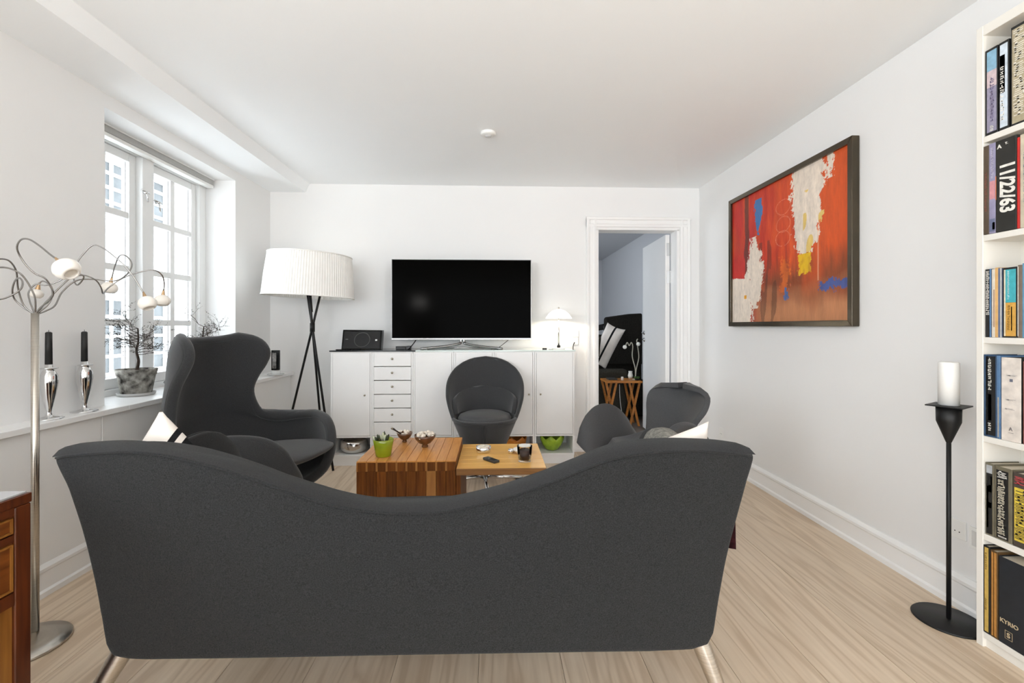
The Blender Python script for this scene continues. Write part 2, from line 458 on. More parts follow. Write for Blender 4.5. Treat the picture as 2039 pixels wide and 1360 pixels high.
# ---- door: casing, leaf standing open into the next room, hinges
dc = MB()
prof = [(0.0, 0.0), (0.0, 0.022), (0.02, 0.026), (0.03, 0.018), (0.06, 0.018), (0.066, 0.030), (0.085, 0.034), (0.093, 0.024), (0.093, 0.0)]
def casing(p0, p1, outv):
    p0, p1, outv = Vector(p0), Vector(p1), Vector(outv)
    dc.prism([p0 + outv * a + Vector((0, -d, 0)) for a, d in prof], p1 - p0)
casing((DX0, YB, 0), (DX0, YB, DZ + 0.093), (-1, 0, 0)); casing((DX1 + 0.02, YB, 0), (DX1 + 0.02, YB, DZ + 0.093), (1, 0, 0))
casing((DX0 - 0.093, YB - 0.0005, DZ + 0.02), (DX1 + 0.113, YB - 0.0005, DZ + 0.02), (0, 0, 1))
dc.box(DX0 - 0.003, DX0 + 0.022, YB - 0.001, YB + 0.145, 0, DZ); dc.box(DX1 - 0.006, DX1 + 0.022, YB - 0.001, YB + 0.145, 0, DZ)
dc.box(DX0, DX1 + 0.02, YB - 0.001, YB + 0.145, DZ - 0.004, DZ + 0.022)
door = struct(dc.build('door_1', M_trim()), 'white door casing with a leaf standing open')
ORG[door.name] = Vector((0, 0, 0))
# leaf hinged on the right jamb
hx, hy = DX1 - 0.010, YB + 0.155
leaf = MB().box(hx - 0.042, hx, hy, hy + 0.745, 0.012, DZ - 0.012).build('door_leaf', M_trim(), door, bevel=0.003)
brass = mat('brass', (0.70, 0.52, 0.22), 0.3, 1.0, var=0.05, vscale=20)
for z in (1.86, 1.60, 0.45, 0.2):
    h = MB(); h.tube([(hx + 0.012, hy - 0.012, z - 0.06), (hx + 0.012, hy - 0.012, z + 0.06)], 0.009, 12)
    h.box(hx - 0.03, hx, hy - 0.003, hy - 0.0005, z - 0.06, z + 0.06); h.box(hx + 0.001, hx + 0.012, hy - 0.014, hy - 0.011, z - 0.06, z + 0.06)
    h.build('hinge', M_chrome(), leaf, smooth=False)
for z, s_ in ((1.06, 0.03), (0.985, 0.02)):
    k = MB(); k.lathe([(0.0, 0.0), (0.024, 0.0), (0.024, 0.005), (0.01, 0.007), (0.01, s_), (0, s_)], (hx - 0.042, hy + 0.68, z), 16, axis=(-1, 0, 0))
    if z < 1.0: k.tube([(hx - 0.042 - 0.02, hy + 0.68, z), (hx - 0.07, hy + 0.60, z)], 0.007, 8)
    k.build('door_handle', M_chrome(), leaf, smooth=True)

Rz_ = Matrix.Rotation(math.radians(-2.2), 3, 'Z'); Ph = Vector((hx, hy, 0)); leaf.rotation_euler = (0, 0, math.radians(-2.2)); leaf.location = Ph - Rz_ @ Ph
# ---- the room beyond the door
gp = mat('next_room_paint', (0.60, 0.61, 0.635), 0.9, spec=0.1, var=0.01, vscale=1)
NX0, NX1, NY1 = -0.7, 2.05, 8.6
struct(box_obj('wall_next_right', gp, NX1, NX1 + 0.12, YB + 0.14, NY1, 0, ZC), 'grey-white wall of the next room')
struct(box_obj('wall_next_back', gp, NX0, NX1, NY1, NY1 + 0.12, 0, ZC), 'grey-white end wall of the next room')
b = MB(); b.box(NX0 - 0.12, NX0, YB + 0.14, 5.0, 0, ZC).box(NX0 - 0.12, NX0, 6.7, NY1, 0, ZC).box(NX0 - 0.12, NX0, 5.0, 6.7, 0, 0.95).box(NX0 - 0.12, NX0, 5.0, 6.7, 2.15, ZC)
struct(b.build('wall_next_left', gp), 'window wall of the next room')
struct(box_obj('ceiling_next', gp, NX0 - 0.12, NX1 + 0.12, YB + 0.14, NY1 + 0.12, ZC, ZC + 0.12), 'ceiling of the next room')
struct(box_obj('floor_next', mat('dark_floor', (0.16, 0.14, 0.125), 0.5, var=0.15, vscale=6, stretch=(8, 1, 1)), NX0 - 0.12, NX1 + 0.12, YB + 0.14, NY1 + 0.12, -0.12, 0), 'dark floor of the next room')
portal('portal_next_room', (NX0 - 0.1, 5.85, 1.55), (0, -PI / 2, 0), 1.18, 1.68)

# ================================================================== FURNITURE
# ---- sofa seen from behind
def poly_at(pts, t, key):
    """point on a pixel polyline by fraction of x (key 0) or y (key 1)"""
    a, c = pts[0][key], pts[-1][key]; x = a + (c - a) * t; s = 1 if c > a else -1
    tab = sorted([(s * p[key], p[1 - key]) for p in pts])
    o = spl(tab, s * x)
    return (x, o) if key == 0 else (o, x)


sL = [(224, 1309), (209, 1290), (203, 1262), (195, 1215), (180, 1138), (159, 1055), (132, 973), (104, 910)]
sR = [(1412, 1287), (1424, 1262), (1430, 1225), (1440, 1165), (1452, 1105), (1470, 1035), (1490, 960), (1505, 905)]
sB = [(224, 1309), (250, 1316), (320, 1317), (800, 1309), (1300, 1301), (1380, 1297), (1412, 1287)]
sT = [(104, 910), (130, 905), (200, 899), (260, 897), (330, 904), (400, 919), (480, 942), (560, 970), (640, 997), (720, 1013), (805, 1019),
      (900, 1013), (1000, 990), (1100, 957), (1200, 918), (1260, 903), (1330, 896), (1400, 895), (1470, 901), (1505, 905)]


def sofa_pt(u, v):
    B, T = poly_at(sB, u, 0), poly_at(sT, u, 0); L, R = poly_at(sL, v, 1), poly_at(sR, v, 1)
    c = [(1 - u) * (1 - v) * sB[0][k] + u * (1 - v) * sB[-1][k] + (1 - u) * v * sT[0][k] + u * v * sT[-1][k] for k in (0, 1)]
    p = [(1 - v) * B[k] + v * T[k] + (1 - u) * L[k] + u * R[k] - c[k] for k in (0, 1)]
    y = 1.16 + 0.05 * abs(2 * u - 1) ** 3 - 0.014 * math.sin(PI * v) * (1 - abs(2 * u - 1) ** 4)
    return at(p[0], p[1], Y=y)


sofa = thing('sofa', 'charcoal wool sofa with a wavy winged back, seen from behind', 'sofa', (-0.2, 1.5, 0))
bk = MB().grid(sofa_pt, 72, 30).build('backrest', M_fab(), sofa, smooth=True, solid=0.112, soff=-1, fixn=False)
md = bk.modifiers.new('bevel', 'BEVEL'); md.width = 0.018; md.segments = 3; md.limit_method = 'ANGLE'; md.angle_limit = 0.9
MB().tube([sofa_pt(0.006 + 0.988 * i / 90, 1.0) + Vector((0, -0.001, -0.004)) for i in range(91)], 0.0035, 8).build('piping', M_fab(), bk, smooth=True)
sTop = [(104, 909), (112, 899), (125, 890), (160, 882), (250, 877), (330, 884), (400, 898), (480, 916), (560, 942), (640, 967), (700, 983), (760, 992), (820, 994), (900, 988), (1000, 965),
        (1080, 938), (1150, 910), (1210, 886), (1260, 876), (1330, 872), (1420, 875), (1470, 882), (1492, 891), (1501, 899), (1505, 905)]
def sofa_band(u, v):
    s0 = sofa_pt(u, 1.0); e = min(1.0, 12 * min(u, 1 - u)); t_ = poly_at(sTop, u, 0); s1 = at(t_[0], t_[1], Y=s0.y + 0.02 + 0.066 * e)
    if v <= 0.6: k = v / 0.6; return s0.lerp(s1, k) + Vector((0, 0, 0.005 * e * math.sin(PI * k) - 0.0005))
    k = (v - 0.6) / 0.4; return s1 + Vector((0, 0.045 * k, -0.035 * k * k))
MB().grid(sofa_band, 110, 12).build('top_band', M_fab(), bk, smooth=True, fixn=False)
seat = MB()
def sofa_seat(u, v):
    x = -1.02 + 1.62 * u
    y = 1.24 + (0.60 + 0.05 * math.sin(PI * u)) * v
    z = 0.43 + 0.035 * math.sin(PI * v) ** 0.5 * (1 - abs(2 * u - 1) ** 4) + 0.05 * abs(2 * u - 1) ** 6
    return (x, y, z)
seat.grid(sofa_seat, 40, 16)
so = seat.build('seat', M_fab(), sofa, smooth=True, solid=0.13, soff=-1, fixn=False)
md = so.modifiers.new('bevel', 'BEVEL'); md.width = 0.03; md.segments = 3; md.limit_method = 'ANGLE'; md.angle_limit = 0.9
ztop = [(1.24, 0.70), (1.38, 0.735), (1.52, 0.752), (1.63, 0.757), (1.73, 0.73), (1.81, 0.665), (1.87, 0.57), (1.90, 0.46)]
for s_ in (-1, 1):
    def arm(u, v, s_=s_):
        y = 1.24 + 0.66 * u; zt = spl(ztop, y); z = lerp(0.30, zt, v)
        x = (-0.955 - 0.075 * v ** 1.6) if s_ < 0 else (0.515 + 0.085 * v ** 1.6)
        return (x, y, z)
    am = MB().grid(arm, 26, 12).build('armrest', M_fab(), sofa, smooth=True, solid=0.045, soff=0, fixn=False)
    md = am.modifiers.new('bevel', 'BEVEL'); md.width = 0.018; md.segments = 3; md.limit_method = 'ANGLE'; md.angle_limit = 0.9
    MB().tube([Vector(arm(i / 40, 1.0)) + Vector((0, 0, 0.001)) for i in range(41)], 0.004, 8).build('piping', M_fab(), am, smooth=True)
for tx, ty, bx, by in ((-0.955, 1.27, -1.115, 1.17), (0.545, 1.27, 0.655, 1.17), (-0.90, 1.72, -1.02, 1.82), (0.46, 1.72, 0.60, 1.82)):
    MB().tube([(tx, ty, 0.335), (lerp(tx, bx, .15), lerp(ty, by, .15), 0.285), (bx, by, 0.006), (bx, by, 0.0)], [0.030, 0.027, 0.013, 0.013], 18).build('leg', M_steel(), sofa, smooth=True)


def pillow(name, c, ax, ay, az, m, label, cat, group=None, striped=None, puff=1.0, squash=None):
    """cushion: ax, ay half-axes in its plane, az half-thickness"""
    c, ax, ay, az = Vector(c), Vector(ax), Vector(ay), Vector(az); b = MB()
    for s_ in (-1, 1):
        def g(u, v, s_=s_):
            a, d = 2 * u - 1, 2 * v - 1
            k = 1 - 0.10 * (1 - a * a) * abs(d) ** 2 * 0 ; pa = a * (1 - 0.07 * (1 - d * d) * a * a * 1.0); pd = d * (1 - 0.07 * (1 - a * a) * d * d)
            h = max(0, (1 - a ** 4)) ** 0.5 * max(0, (1 - d ** 4)) ** 0.5
            w = 0.05 * noise.noise(Vector((a * 2, d * 2, s_ * 3)))
            return c + ax * pa + ay * pd + az * (s_ * (h * puff * (1 + w)))
        n0 = len(b.f); b.grid(g, 40, 40)
        if striped:
            for i in range(n0, len(b.f)):
                k = i - n0; b.mi[i] = striped(((k % 40) + 0.5) / 20 - 1, ((k // 40) + 0.5) / 20 - 1, s_)
    if squash:
        for p in b.v: squash(p)
    o = b.build(name, m, None, smooth=True)
    bm = bmesh.new(); bm.from_mesh(o.data); bmesh.ops.remove_doubles(bm, verts=bm.verts, dist=1e-5); bmesh.ops.recalc_face_normals(bm, faces=bm.faces); bm.to_mesh(o.data); bm.free()
    return tag(o, label, cat, group)


linen = mat('white_linen', (0.80, 0.74, 0.68), 0.9, var=0.06, vscale=14, bump=0.25, bscale=300, spec=0.1)
blk = mat('black_cotton', (0.015, 0.015, 0.016), 0.9, var=0.2, vscale=80, bump=0.2, bscale=300, spec=0.1)
# white striped cushion, one corner up, wedged into the sofa corner
def stripes(a, d, s_):
    return 1 if (-0.62 < a < -0.50 or -0.40 < a < -0.16 or 0.1 < a < 0.3) else 0
def in_left(p):
    p.y = max(p.y, 1.335); p.z = max(p.z, 0.48)
    if p.z < 0.75: p.x = max(p.x, -0.925 - 0.06 * max(0, (p.z - 0.55) / 0.2))
def in_right(p):
    p.y = max(p.y, 1.335); p.z = max(p.z, 0.48)
    if p.z < 0.75: p.x = min(p.x, 0.49 + 0.06 * max(0, (p.z - 0.55) / 0.2))
pillow('cushion', (-0.972, 1.40, 0.606), (0.130, 0.0, -0.128), (0.112, -0.01, 0.150), (-0.015, 0.05, 0.01), [linen, blk],
       'white cushion with black stripes in the sofa corner by the window', 'cushion', 'sofa cushions', stripes, squash=in_left)
pillow('cushion', (0.487, 1.42, 0.600), (0.172, -0.02, 0.064), (-0.012, -0.05, 0.180), (-0.01, 0.05, 0.0), [linen],
       'plain cream cushion with a pointed corner on the sofa end by the painting wall', 'cushion', 'sofa cushions', squash=in_right)
# throws draped over the right arm: profile across the arm, from the seat side over the top and down outside
def drape(name, y0, y1, prof, m, th_, label, ruffle):
    def f(u, v):
        y_ = lerp(y0, y1, u); x = spl([(a, p[0]) for a, p in prof], v); z = spl([(a, p[1]) for a, p in prof], v)
        hang = max(0, v - 0.62) / 0.38
        return (x + ruffle * math.sin(u * 11) * hang, y_, z - 0.05 * hang * max(0, 0.3 - u) * 3 - 0.010 * abs(2 * u - 1) ** 3)
    o = MB().grid(f, 14, 30).build(name, m, None, smooth=True, solid=th_, soff=1, fixn=False)
    md = o.modifiers.new('bevel', 'BEVEL'); md.width = th_ * 0.4; md.segments = 2; md.limit_method = 'ANGLE'; md.angle_limit = 0.9
    return tag(o, label, 'throw blanket', 'throws on the sofa arm')
drape('throw_blanket', 1.46, 1.60, [(0.0, (0.478, 0.52)), (0.25, (0.505, 0.66)), (0.42, (0.535, 0.755)), (0.5, (0.575, 0.778)), (0.60, (0.622, 0.765)), (0.75, (0.645, 0.68)), (1.0, (0.640, 0.56))],
      mat('grey_knit', (0.20, 0.195, 0.175), 0.95, var=0.35, vscale=90, bump=0.9, bscale=160, spec=0.1), 0.016, 'grey knitted throw lying over the sofa arm', 0.006)
drape('throw_blanket', 1.33, 1.445, [(0.0, (0.478, 0.52)), (0.22, (0.505, 0.66)), (0.36, (0.535, 0.748)), (0.44, (0.580, 0.768)), (0.55, (0.640, 0.755)), (0.70, (0.708, 0.66)), (1.0, (0.720, 0.520))],
      mat('wine_throw', (0.030, 0.008, 0.010), 0.95, var=0.6, vscale=60, bump=0.8, bscale=200, spec=0.1), 0.034, 'dark wine and black throw hanging down outside the sofa end', 0.006)

# ---- egg-shaped lounge chair
EG = [  # v, z, centre x, radius x, radius y, half opening angle, z along the free edge
    (0.00, .20, 0.060, .02, .02, 178, .20), (0.08, .212, 0.060, .20, .22, 172, .235), (0.18, .27, 0.050, .34, .33, 161, .31), (0.28, .36, 0.040, .395, .375, 151, .41),
    (0.36, .44, 0.030, .405, .395, 144, .505), (0.42, .495, 0.015, .40, .40, 135, .562), (0.47, .535, 0.000, .39, .395, 120, .582), (0.51, .57, -0.020, .375, .38, 102, .568),
    (0.55, .605, -0.035, .362, .365, 84, .55), (0.60, .66, -0.042, .345, .345, 68, .578), (0.65, .715, -0.047, .335, .33, 61, .655), (0.70, .77, -0.053, .325, .315, 60, .745),
    (0.76, .835, -0.057, .31, .305, 66, .83), (0.82, .90, -0.065, .30, .295, 76, .90), (0.88, .96, -0.075, .285, .285, 83, .965), (0.93, 1.005, -0.083, .272, .272, 80, 1.02),
    (0.97, 1.03, -0.088, .26, .258, 70, 1.052), (1.0, 1.042, -0.092, .252, .245, 55, 1.068)]


def egg_pt(u, v):
    z, cx, rx, ry, th, ze = (spl([(r[0], r[k]) for r in EG], v) for k in range(1, 7))
    s = 2 * u - 1; a = math.radians(th) * s
    return (cx - rx * math.cos(a), ry * math.sin(a), lerp(z, ze, abs(s) ** 3))


egg = thing('egg_chair', 'charcoal egg-shaped lounge chair with high curled wings beside the window', 'armchair', (-1.372, 2.60, 0), rz=math.radians(-11))
ORG['egg_chair'] = Vector((0, 0, 0))
es = MB().grid(egg_pt, 56, 48).build('shell', M_fab2(), egg, smooth=True, solid=0.055, soff=0, fixn=False, local=True)
md = es.modifiers.new('bevel', 'BEVEL'); md.width = 0.022; md.segments = 3; md.limit_method = 'ANGLE'; md.angle_limit = 0.9
MB().tube([egg_pt(0, 0.1 + 0.9 * i / 60) for i in range(61)] + [egg_pt(i / 40, 1.0) for i in range(1, 40)] + [egg_pt(1, 1.0 - 0.9 * i / 60) for i in range(61)], 0.027, 10).build('rim_piping', M_fab2(), es, smooth=True, local=True)
def egg_cush(u, v):
    a = 2 * PI * u; r = v
    ex = 0.32 * math.copysign(abs(math.cos(a)) ** 0.75, math.cos(a)); ey = 0.29 * math.copysign(abs(math.sin(a)) ** 0.75, math.sin(a))
    if v < 0.5: k = (v / 0.5); rr = math.sin(k * PI / 2); return (0.125 + ex * rr, ey * rr, 0.42 + 0.045 * math.cos(k * PI / 2) + 0.025 * ex * rr / 0.3)
    k = (v - 0.5) / 0.5; rr = math.cos(k * PI / 2); return (0.125 + ex * rr, ey * rr, 0.42 - 0.06 * math.sin(k * PI / 2) + 0.025 * ex * rr / 0.3)
MB().grid(egg_cush, 40, 20).build('seat_cushion', M_leath(), egg, smooth=True, local=True)
bs = MB(); bs.tube([(0.05, 0, 0.20), (0.05, 0, 0.08), (0.05, 0, 0.05)], [0.03, 0.03, 0.05], 18)
bs.build('column', M_steel(), egg, smooth=True, local=True)
for k in range(4):
    a = PI / 4 + k * PI / 2; dx, dy = math.cos(a), math.sin(a)
    MB().tube([(0.05 + dx * 0.03, dy * 0.03, 0.075), (0.05 + dx * 0.2, dy * 0.2, 0.045), (0.05 + dx * 0.34, dy * 0.34, 0.016), (0.05 + dx * 0.35, dy * 0.35, 0.012)], [0.022, 0.018, 0.014, 0.008], 12).build('foot', M_steel(), egg, smooth=True, local=True)

# ---- swan-like lounge chair by the door
swan = thing('swan_chair', 'low grey lounge chair with flared back and round arm flap near the doorway', 'armchair', (0.965, 2.80, 0), rz=math.atan2(-0.43, -0.90))
ORG['swan_chair'] = Vector((0, 0, 0))
def swan_back(u, v):
    s = 2 * u - 1
    w = spl([(0, .15), (.25, .16), (.5, .195), (.70, .235), (.82, .240), (.90, .222), (.955, .175), (.985, .11), (1.0, .02)], v)
    z = spl([(0, .32), (.25, .42), (.5, .53), (.70, .615), (.82, .668), (.90, .705), (.955, .729), (.985, .741), (1, .745)], v)
    x = spl([(0, -.14), (.2, -.215), (.5, -.26), (.8, -.31), (1, -.345)], v)
    return (x + 0.115 * s * s * (1 - 0.35 * v), w * s, z + 0.004 * (1 - s * s))
def swan_seat(u, v):
    s = 2 * u - 1; x = lerp(-0.17, 0.26, v); w = 0.225 - 0.10 * v ** 4
    return (x, w * s, 0.315 + 0.03 * s * s - 0.03 * math.sin(PI * v) + 0.02 * v)
sw = MB().grid(swan_back, 28, 26)
ob_ = sw.build('backrest', M_leath(), swan, smooth=True, solid=0.032, soff=0, fixn=False, local=True)
md = ob_.modifiers.new('bevel', 'BEVEL'); md.width = 0.018; md.segments = 3; md.limit_method = 'ANGLE'; md.angle_limit = 0.9
ob_ = MB().grid(swan_seat, 24, 20).build('seat', M_leath(), swan, smooth=True, solid=0.09, soff=-1, fixn=False, local=True)
md = ob_.modifiers.new('bevel', 'BEVEL'); md.width = 0.03; md.segments = 3; md.limit_method = 'ANGLE'; md.angle_limit = 0.9
for s_ in (-1, 1):
    def swan_arm(u, v, s_=s_):
        x = lerp(-0.17, 0.29, u)
        zt = spl([(-.17, .40), (-.10, .50), (-.02, .57), (.07, .60), (.16, .588), (.23, .535), (.27, .46), (.29, .36)], x)
        z = lerp(0.29, zt, v); y = s_ * (0.215 + 0.135 * v ** 1.1)
        return (x, y, z)
    ob_ = MB().grid(swan_arm, 24, 14).build('armrest', M_leath(), swan, smooth=True, solid=0.038, soff=0, fixn=False, local=True)
    md = ob_.modifiers.new('bevel', 'BEVEL'); md.width = 0.016; md.segments = 3; md.limit_method = 'ANGLE'; md.angle_limit = 0.9
MB().tube([(0.03, 0, 0.24), (0.03, 0, 0.05)], 0.028, 16).build('column', M_steel(), swan, smooth=True, local=True)
for k in range(4):
    a = PI / 4 + k * PI / 2; dx, dy = math.cos(a), math.sin(a)
    MB().tube([(0.03 + dx * 0.02, dy * 0.02, 0.07), (0.03 + dx * 0.18, dy * 0.18, 0.04), (0.03 + dx * 0.31, dy * 0.31, 0.014)], [0.02, 0.016, 0.011], 12).build('foot', M_steel(), swan, smooth=True, local=True)

# ---- cone chair in front of the sideboard, facing the sofa (local +x = forward)
cone = thing('cone_chair', 'dark grey cone-shaped chair with a round back in front of the sideboard', 'chair', (-0.07, 3.30, 0), rz=-PI / 2)
ORG['cone_chair'] = Vector((0, 0, 0))
ZR = 0.468
def cone_R(z): return 0.03 + 0.415 * z
def cone_low(u, v):
    a = 2 * PI * u; z = lerp(0.135, ZR, v); r = cone_R(z)
    return (r * math.cos(a), r * math.sin(a), z)
TH = [(0.46, 100), (0.50, 93), (0.55, 85), (0.60, 78), (0.65, 69), (0.70, 60.5), (0.75, 50.5), (0.80, 39), (0.84, 27), (0.865, 16.5), (0.876, 8), (0.88, 0.5)]
def cone_up(u, v):
    z = lerp(0.46, 0.88, v); r = cone_R(z) + 0.0; a = math.radians(spl(TH, z)) * (2 * u - 1)
    return (-r * math.cos(a) * (1 - 0.10 * v), r * math.sin(a), z)
cs = MB().grid(cone_low, 48, 10).build('cone_base', M_fab2(), cone, smooth=True, solid=0.02, soff=0, fixn=False, local=True)
cb = MB().grid(cone_up, 40, 30).build('backrest', M_fab2(), cone, smooth=True, solid=0.022, soff=0, fixn=False, local=True)
MB().tube([cone_up(0, i / 40) for i in range(41)] + [cone_up(1, 1 - i / 40) for i in range(41)], 0.0125, 10).build('rim_piping', M_fab2(), cb, smooth=True, local=True)
rr_ = cone_R(ZR)
MB().tube([(rr_ * math.cos(a), rr_ * math.sin(a), ZR) for a in [math.radians(-95 + 190 * i / 40) for i in range(41)]], 0.0125, 10).build('front_rim', M_fab2(), cone, smooth=True, local=True)
MB().lathe([(0, .44), (.17, .44), (.188, .452), (.192, .472), (.182, .492), (.15, .505), (0, .512)], (0, 0, 0), 40).build('seat_cushion', M_leath(), cone, smooth=True, local=True)
def cone_pad(u, v):
    z = lerp(0.495, 0.665, v); r = cone_R(z) - 0.028 - 0.012 * math.sin(PI * min(1, v * 1.1)); hw = math.radians(spl([(0, 88), (.3, 84), (.6, 70), (.85, 42), (.95, 22), (1, 3)], v))
    a = hw * (2 * u - 1)
    return (-r * math.cos(a), r * math.sin(a), z)
ob_ = MB().grid(cone_pad, 30, 18).build('back_pad', M_fab2(), cone, smooth=True, solid=0.03, soff=0, fixn=False, local=True)
md = ob_.modifiers.new('bevel', 'BEVEL'); md.width = 0.012; md.segments = 3; md.limit_method = 'ANGLE'; md.angle_limit = 0.9
MB().tube([(0, 0, 0.15), (0, 0, 0.03)], 0.022, 16).build('column', M_chrome(), cone, smooth=True, local=True)
for k in range(4):
    a = k * PI / 2 + 0.10; dx, dy = math.cos(a), math.sin(a)
    ft = MB().tube([(dx * 0.02, dy * 0.02, 0.046), (dx * 0.14, dy * 0.14, 0.036), (dx * 0.27, dy * 0.27, 0.024)], [0.016, 0.014, 0.010], 10).build('foot', M_chrome(), cone, smooth=True, local=True)
    MB().tube([(dx * 0.235, dy * 0.235, 0.0), (dx * 0.235, dy * 0.235, 0.014), (dx * 0.275, dy * 0.275, 0.02)], [0.014, 0.014, 0.012], 10).build('glide', M_black(), ft, smooth=True, local=True)

# ---- walnut block table: staves with finger joints
TX0, TX1, TY0, TY1, TZ = -0.694, -0.196, 2.316, 2.80, 0.45
wal = [wood('walnut_dark', (0.185, 0.060, 0.010), (0.085, 0.024, 0.004), 'z', grain=14, long=1.2, rough=0.5, perobj=0.25, spec=0.2),
       wood('walnut_light', (0.36, 0.155, 0.030), (0.25, 0.095, 0.017), 'z', grain=14, long=1.2, rough=0.4, perobj=0.1)]
walt = wood('walnut_top', (0.62, 0.29, 0.08), (0.47, 0.195, 0.048), 'y', grain=14, long=1.5, rough=0.35, perobj=0.13, spec=0.35)
ct = thing('block_table', 'brown walnut block table of upright staves holding the green pot', 'table', (-0.445, 2.56, 0))
NS = 10; sw_ = (TX1 - TX0) / NS
for i in range(NS):
    x0 = TX0 + i * sw_; light = i == 7
    MB().box(x0 + 0.0006, x0 + sw_ - 0.0006, TY0, TY0 + 0.03, 0.0, TZ - 0.052).build('stave', wal[1 if light else 0], ct, bevel=0.001, seg=1)
    MB().box(x0 + 0.006, x0 + sw_ - 0.004, TY0 + 0.0008, TY0 + 0.03, TZ - 0.0515, TZ - 0.0075).build('joint_block', wal[0], ct)
    MB().box(x0 - 0.004 + (0.004 if i == 0 else 0), x0 + 0.006, TY0, TY0 + 0.03, TZ - 0.0515, TZ - 0.0075).build('joint_tongue', wal[1], ct)
    MB().box(x0 + 0.0006, x0 + sw_ - 0.0006, TY0, TY1, TZ - 0.007, TZ).build('top_board', walt, ct, bevel=0.001, seg=1)
for x0, x1 in ((TX0, TX0 + 0.03), (TX1 - 0.03, TX1)):
    MB().box(x0, x1, TY0 + 0.0305, TY1, 0, TZ - 0.0075).build('side_panel', wal[0], ct, bevel=0.001, seg=1)
MB().box(TX0 + 0.031, TX1 - 0.031, TY1 - 0.03, TY1, 0, TZ - 0.0075).build('back_panel', wal[0], ct)

# ---- lower oak table
ot = thing('oak_table', 'lighter oak coffee table beside the walnut block, holding a glass candle', 'table', (0.04, 2.56, 0))
oak = wood('oiled_oak', (0.84, 0.50, 0.15), (0.68, 0.36, 0.09), 'x', grain=11, long=1.0, rough=0.3, perobj=0.14)
oakd = wood('oak_edge', (0.27, 0.125, 0.034), (0.17, 0.07, 0.016), 'x', grain=12, long=1.0, rough=0.4, perobj=0.08)
OX0, OX1, OY0, OY1, OZ = -0.194, 0.266, 2.318, 2.81, 0.405
NB = 6; bw = (OY1 - OY0 - 0.012) / NB
for i in range(NB):
    MB().box(OX0, OX1, OY0 + 0.012 + i * bw + 0.0005, OY0 + 0.012 + (i + 1) * bw - 0.0005, OZ - 0.032, OZ).build('top_board', oak, ot, bevel=0.001, seg=1)
MB().box(OX0, OX1, OY0, OY0 + 0.0118, OZ - 0.032, OZ - 0.0005).build('front_edge', oakd, ot, bevel=0.001, seg=1)
MB().box(OX0, OX0 + 0.022, OY0 + 0.005, OY1 - 0.005, 0, OZ - 0.0325).build('side_panel', wal[0], ot)
MB().box(OX1 - 0.028, OX1 - 0.006, OY0 + 0.02, OY1 - 0.005, 0, OZ - 0.0325).build('side_panel', mat('shaded_panel', (0.34, 0.31, 0.28), 0.6, var=0.05, vscale=12), ot)  # end panel's grey is shade put into the colour

# ---- sideboard: six units on plinths under a glass top
SX0, SX1, SY0, SY1 = -1.32, 0.658, 3.72, 4.07
SZ0, SZN, SZD, SZ1 = 0.075, 0.088, 0.243, 0.925
uw = (SX1 - SX0) / 6
unit_names = ['white cabinet with one door over a niche with a silver bowl', 'white drawer cabinet with six small-knobbed drawers',
              'white plain-door cabinet beside the drawer cabinet', 'white plain-door cabinet behind the cone chair',
              'white door cabinet over a niche with an orange bowl', 'white door cabinet over a niche with a green bowl']
brs = mat('small_knob', (0.45, 0.40, 0.32), 0.3, 1.0, var=0.05, vscale=30)
for i in range(6):
    x0, x1 = SX0 + i * uw + 0.001, SX0 + (i + 1) * uw - 0.001
    cu_ = thing('cabinet', unit_names[i], 'cabinet', ((x0 + x1) / 2, (SY0 + SY1) / 2, 0), 'sideboard cabinets')
    T = 0.013; bd = MB()
    bd.box(x0, x0 + T, SY0 + 0.003, SY1, SZ0, SZ1).box(x1 - T, x1, SY0 + 0.003, SY1, SZ0, SZ1)
    bd.box(x0 + T, x1 - T, SY0 + 0.003, SY1, SZ1 - T, SZ1).box(x0 + T, x1 - T, SY0 + 0.003, SY1, SZD - T, SZD).box(x0 + T, x1 - T, SY0 + 0.003, SY1, SZ0, SZN)
    bd.box(x0 + T, x1 - T, SY1 - 0.008, SY1, SZN, SZ1 - T)
    bd.build('body', M_cab(), cu_)
    MB().box(x0 + 0.001, x1 - 0.001, SY0 + 0.02, SY1, 0, SZ0 - 0.0005).build('plinth', M_cab(), cu_)
    if i == 1:
        dh = (SZ1 - 0.008 - SZD) / 6
        for k in range(6):
            z0 = SZD + k * dh
            d = MB().box(x0 + T + 0.002, x1 - T - 0.002, SY0, SY0 + 0.018, z0 + 0.003, z0 + dh - 0.003).build('drawer', M_cab(), cu_, bevel=0.0015, seg=1)
            MB().lathe([(0.0, 0), (0.004, 0), (0.004, 0.010), (0.009, 0.012), (0.009, 0.018), (0, 0.020)], ((x0 + x1) / 2, SY0, z0 + dh / 2 + 0.008), 14, axis=(0, -1, 0)).build('knob', brs, d, smooth=True)
    else:
        d = MB().box(x0 + T + 0.002, x1 - T - 0.002, SY0, SY0 + 0.018, SZD + 0.003, SZ1 - 0.012).build('door', M_cab(), cu_, bevel=0.0015, seg=1)
        kx = {0: x1 - 0.055, 2: x1 - 0.055, 3: x0 + 0.055, 4: x1 - 0.045, 5: x0 + 0.048}[i]
        if i in (0, 4, 5):
            MB().lathe([(0.0, 0), (0.004, 0), (0.004, 0.006), (0.0075, 0.008), (0.0075, 0.014), (0, 0.016)], (kx, SY0, 0.575), 14, axis=(0, -1, 0)).build('knob', brs, d, smooth=True)
gt = mat('top_glass', (0.70, 0.80, 0.77), 0.05, spec=0.5, var=0.02, vscale=3)
o = MB().box(SX0 - 0.008, SX0 + 2 * uw + 0.02, SY0 - 0.008, SY1 + 0.005, SZ1 + 0.0005, SZ1 + 0.011).build('sideboard_top', mat('dark_top', (0.03, 0.033, 0.036), 0.12, var=0.1, vscale=6), bevel=0.001, seg=1)
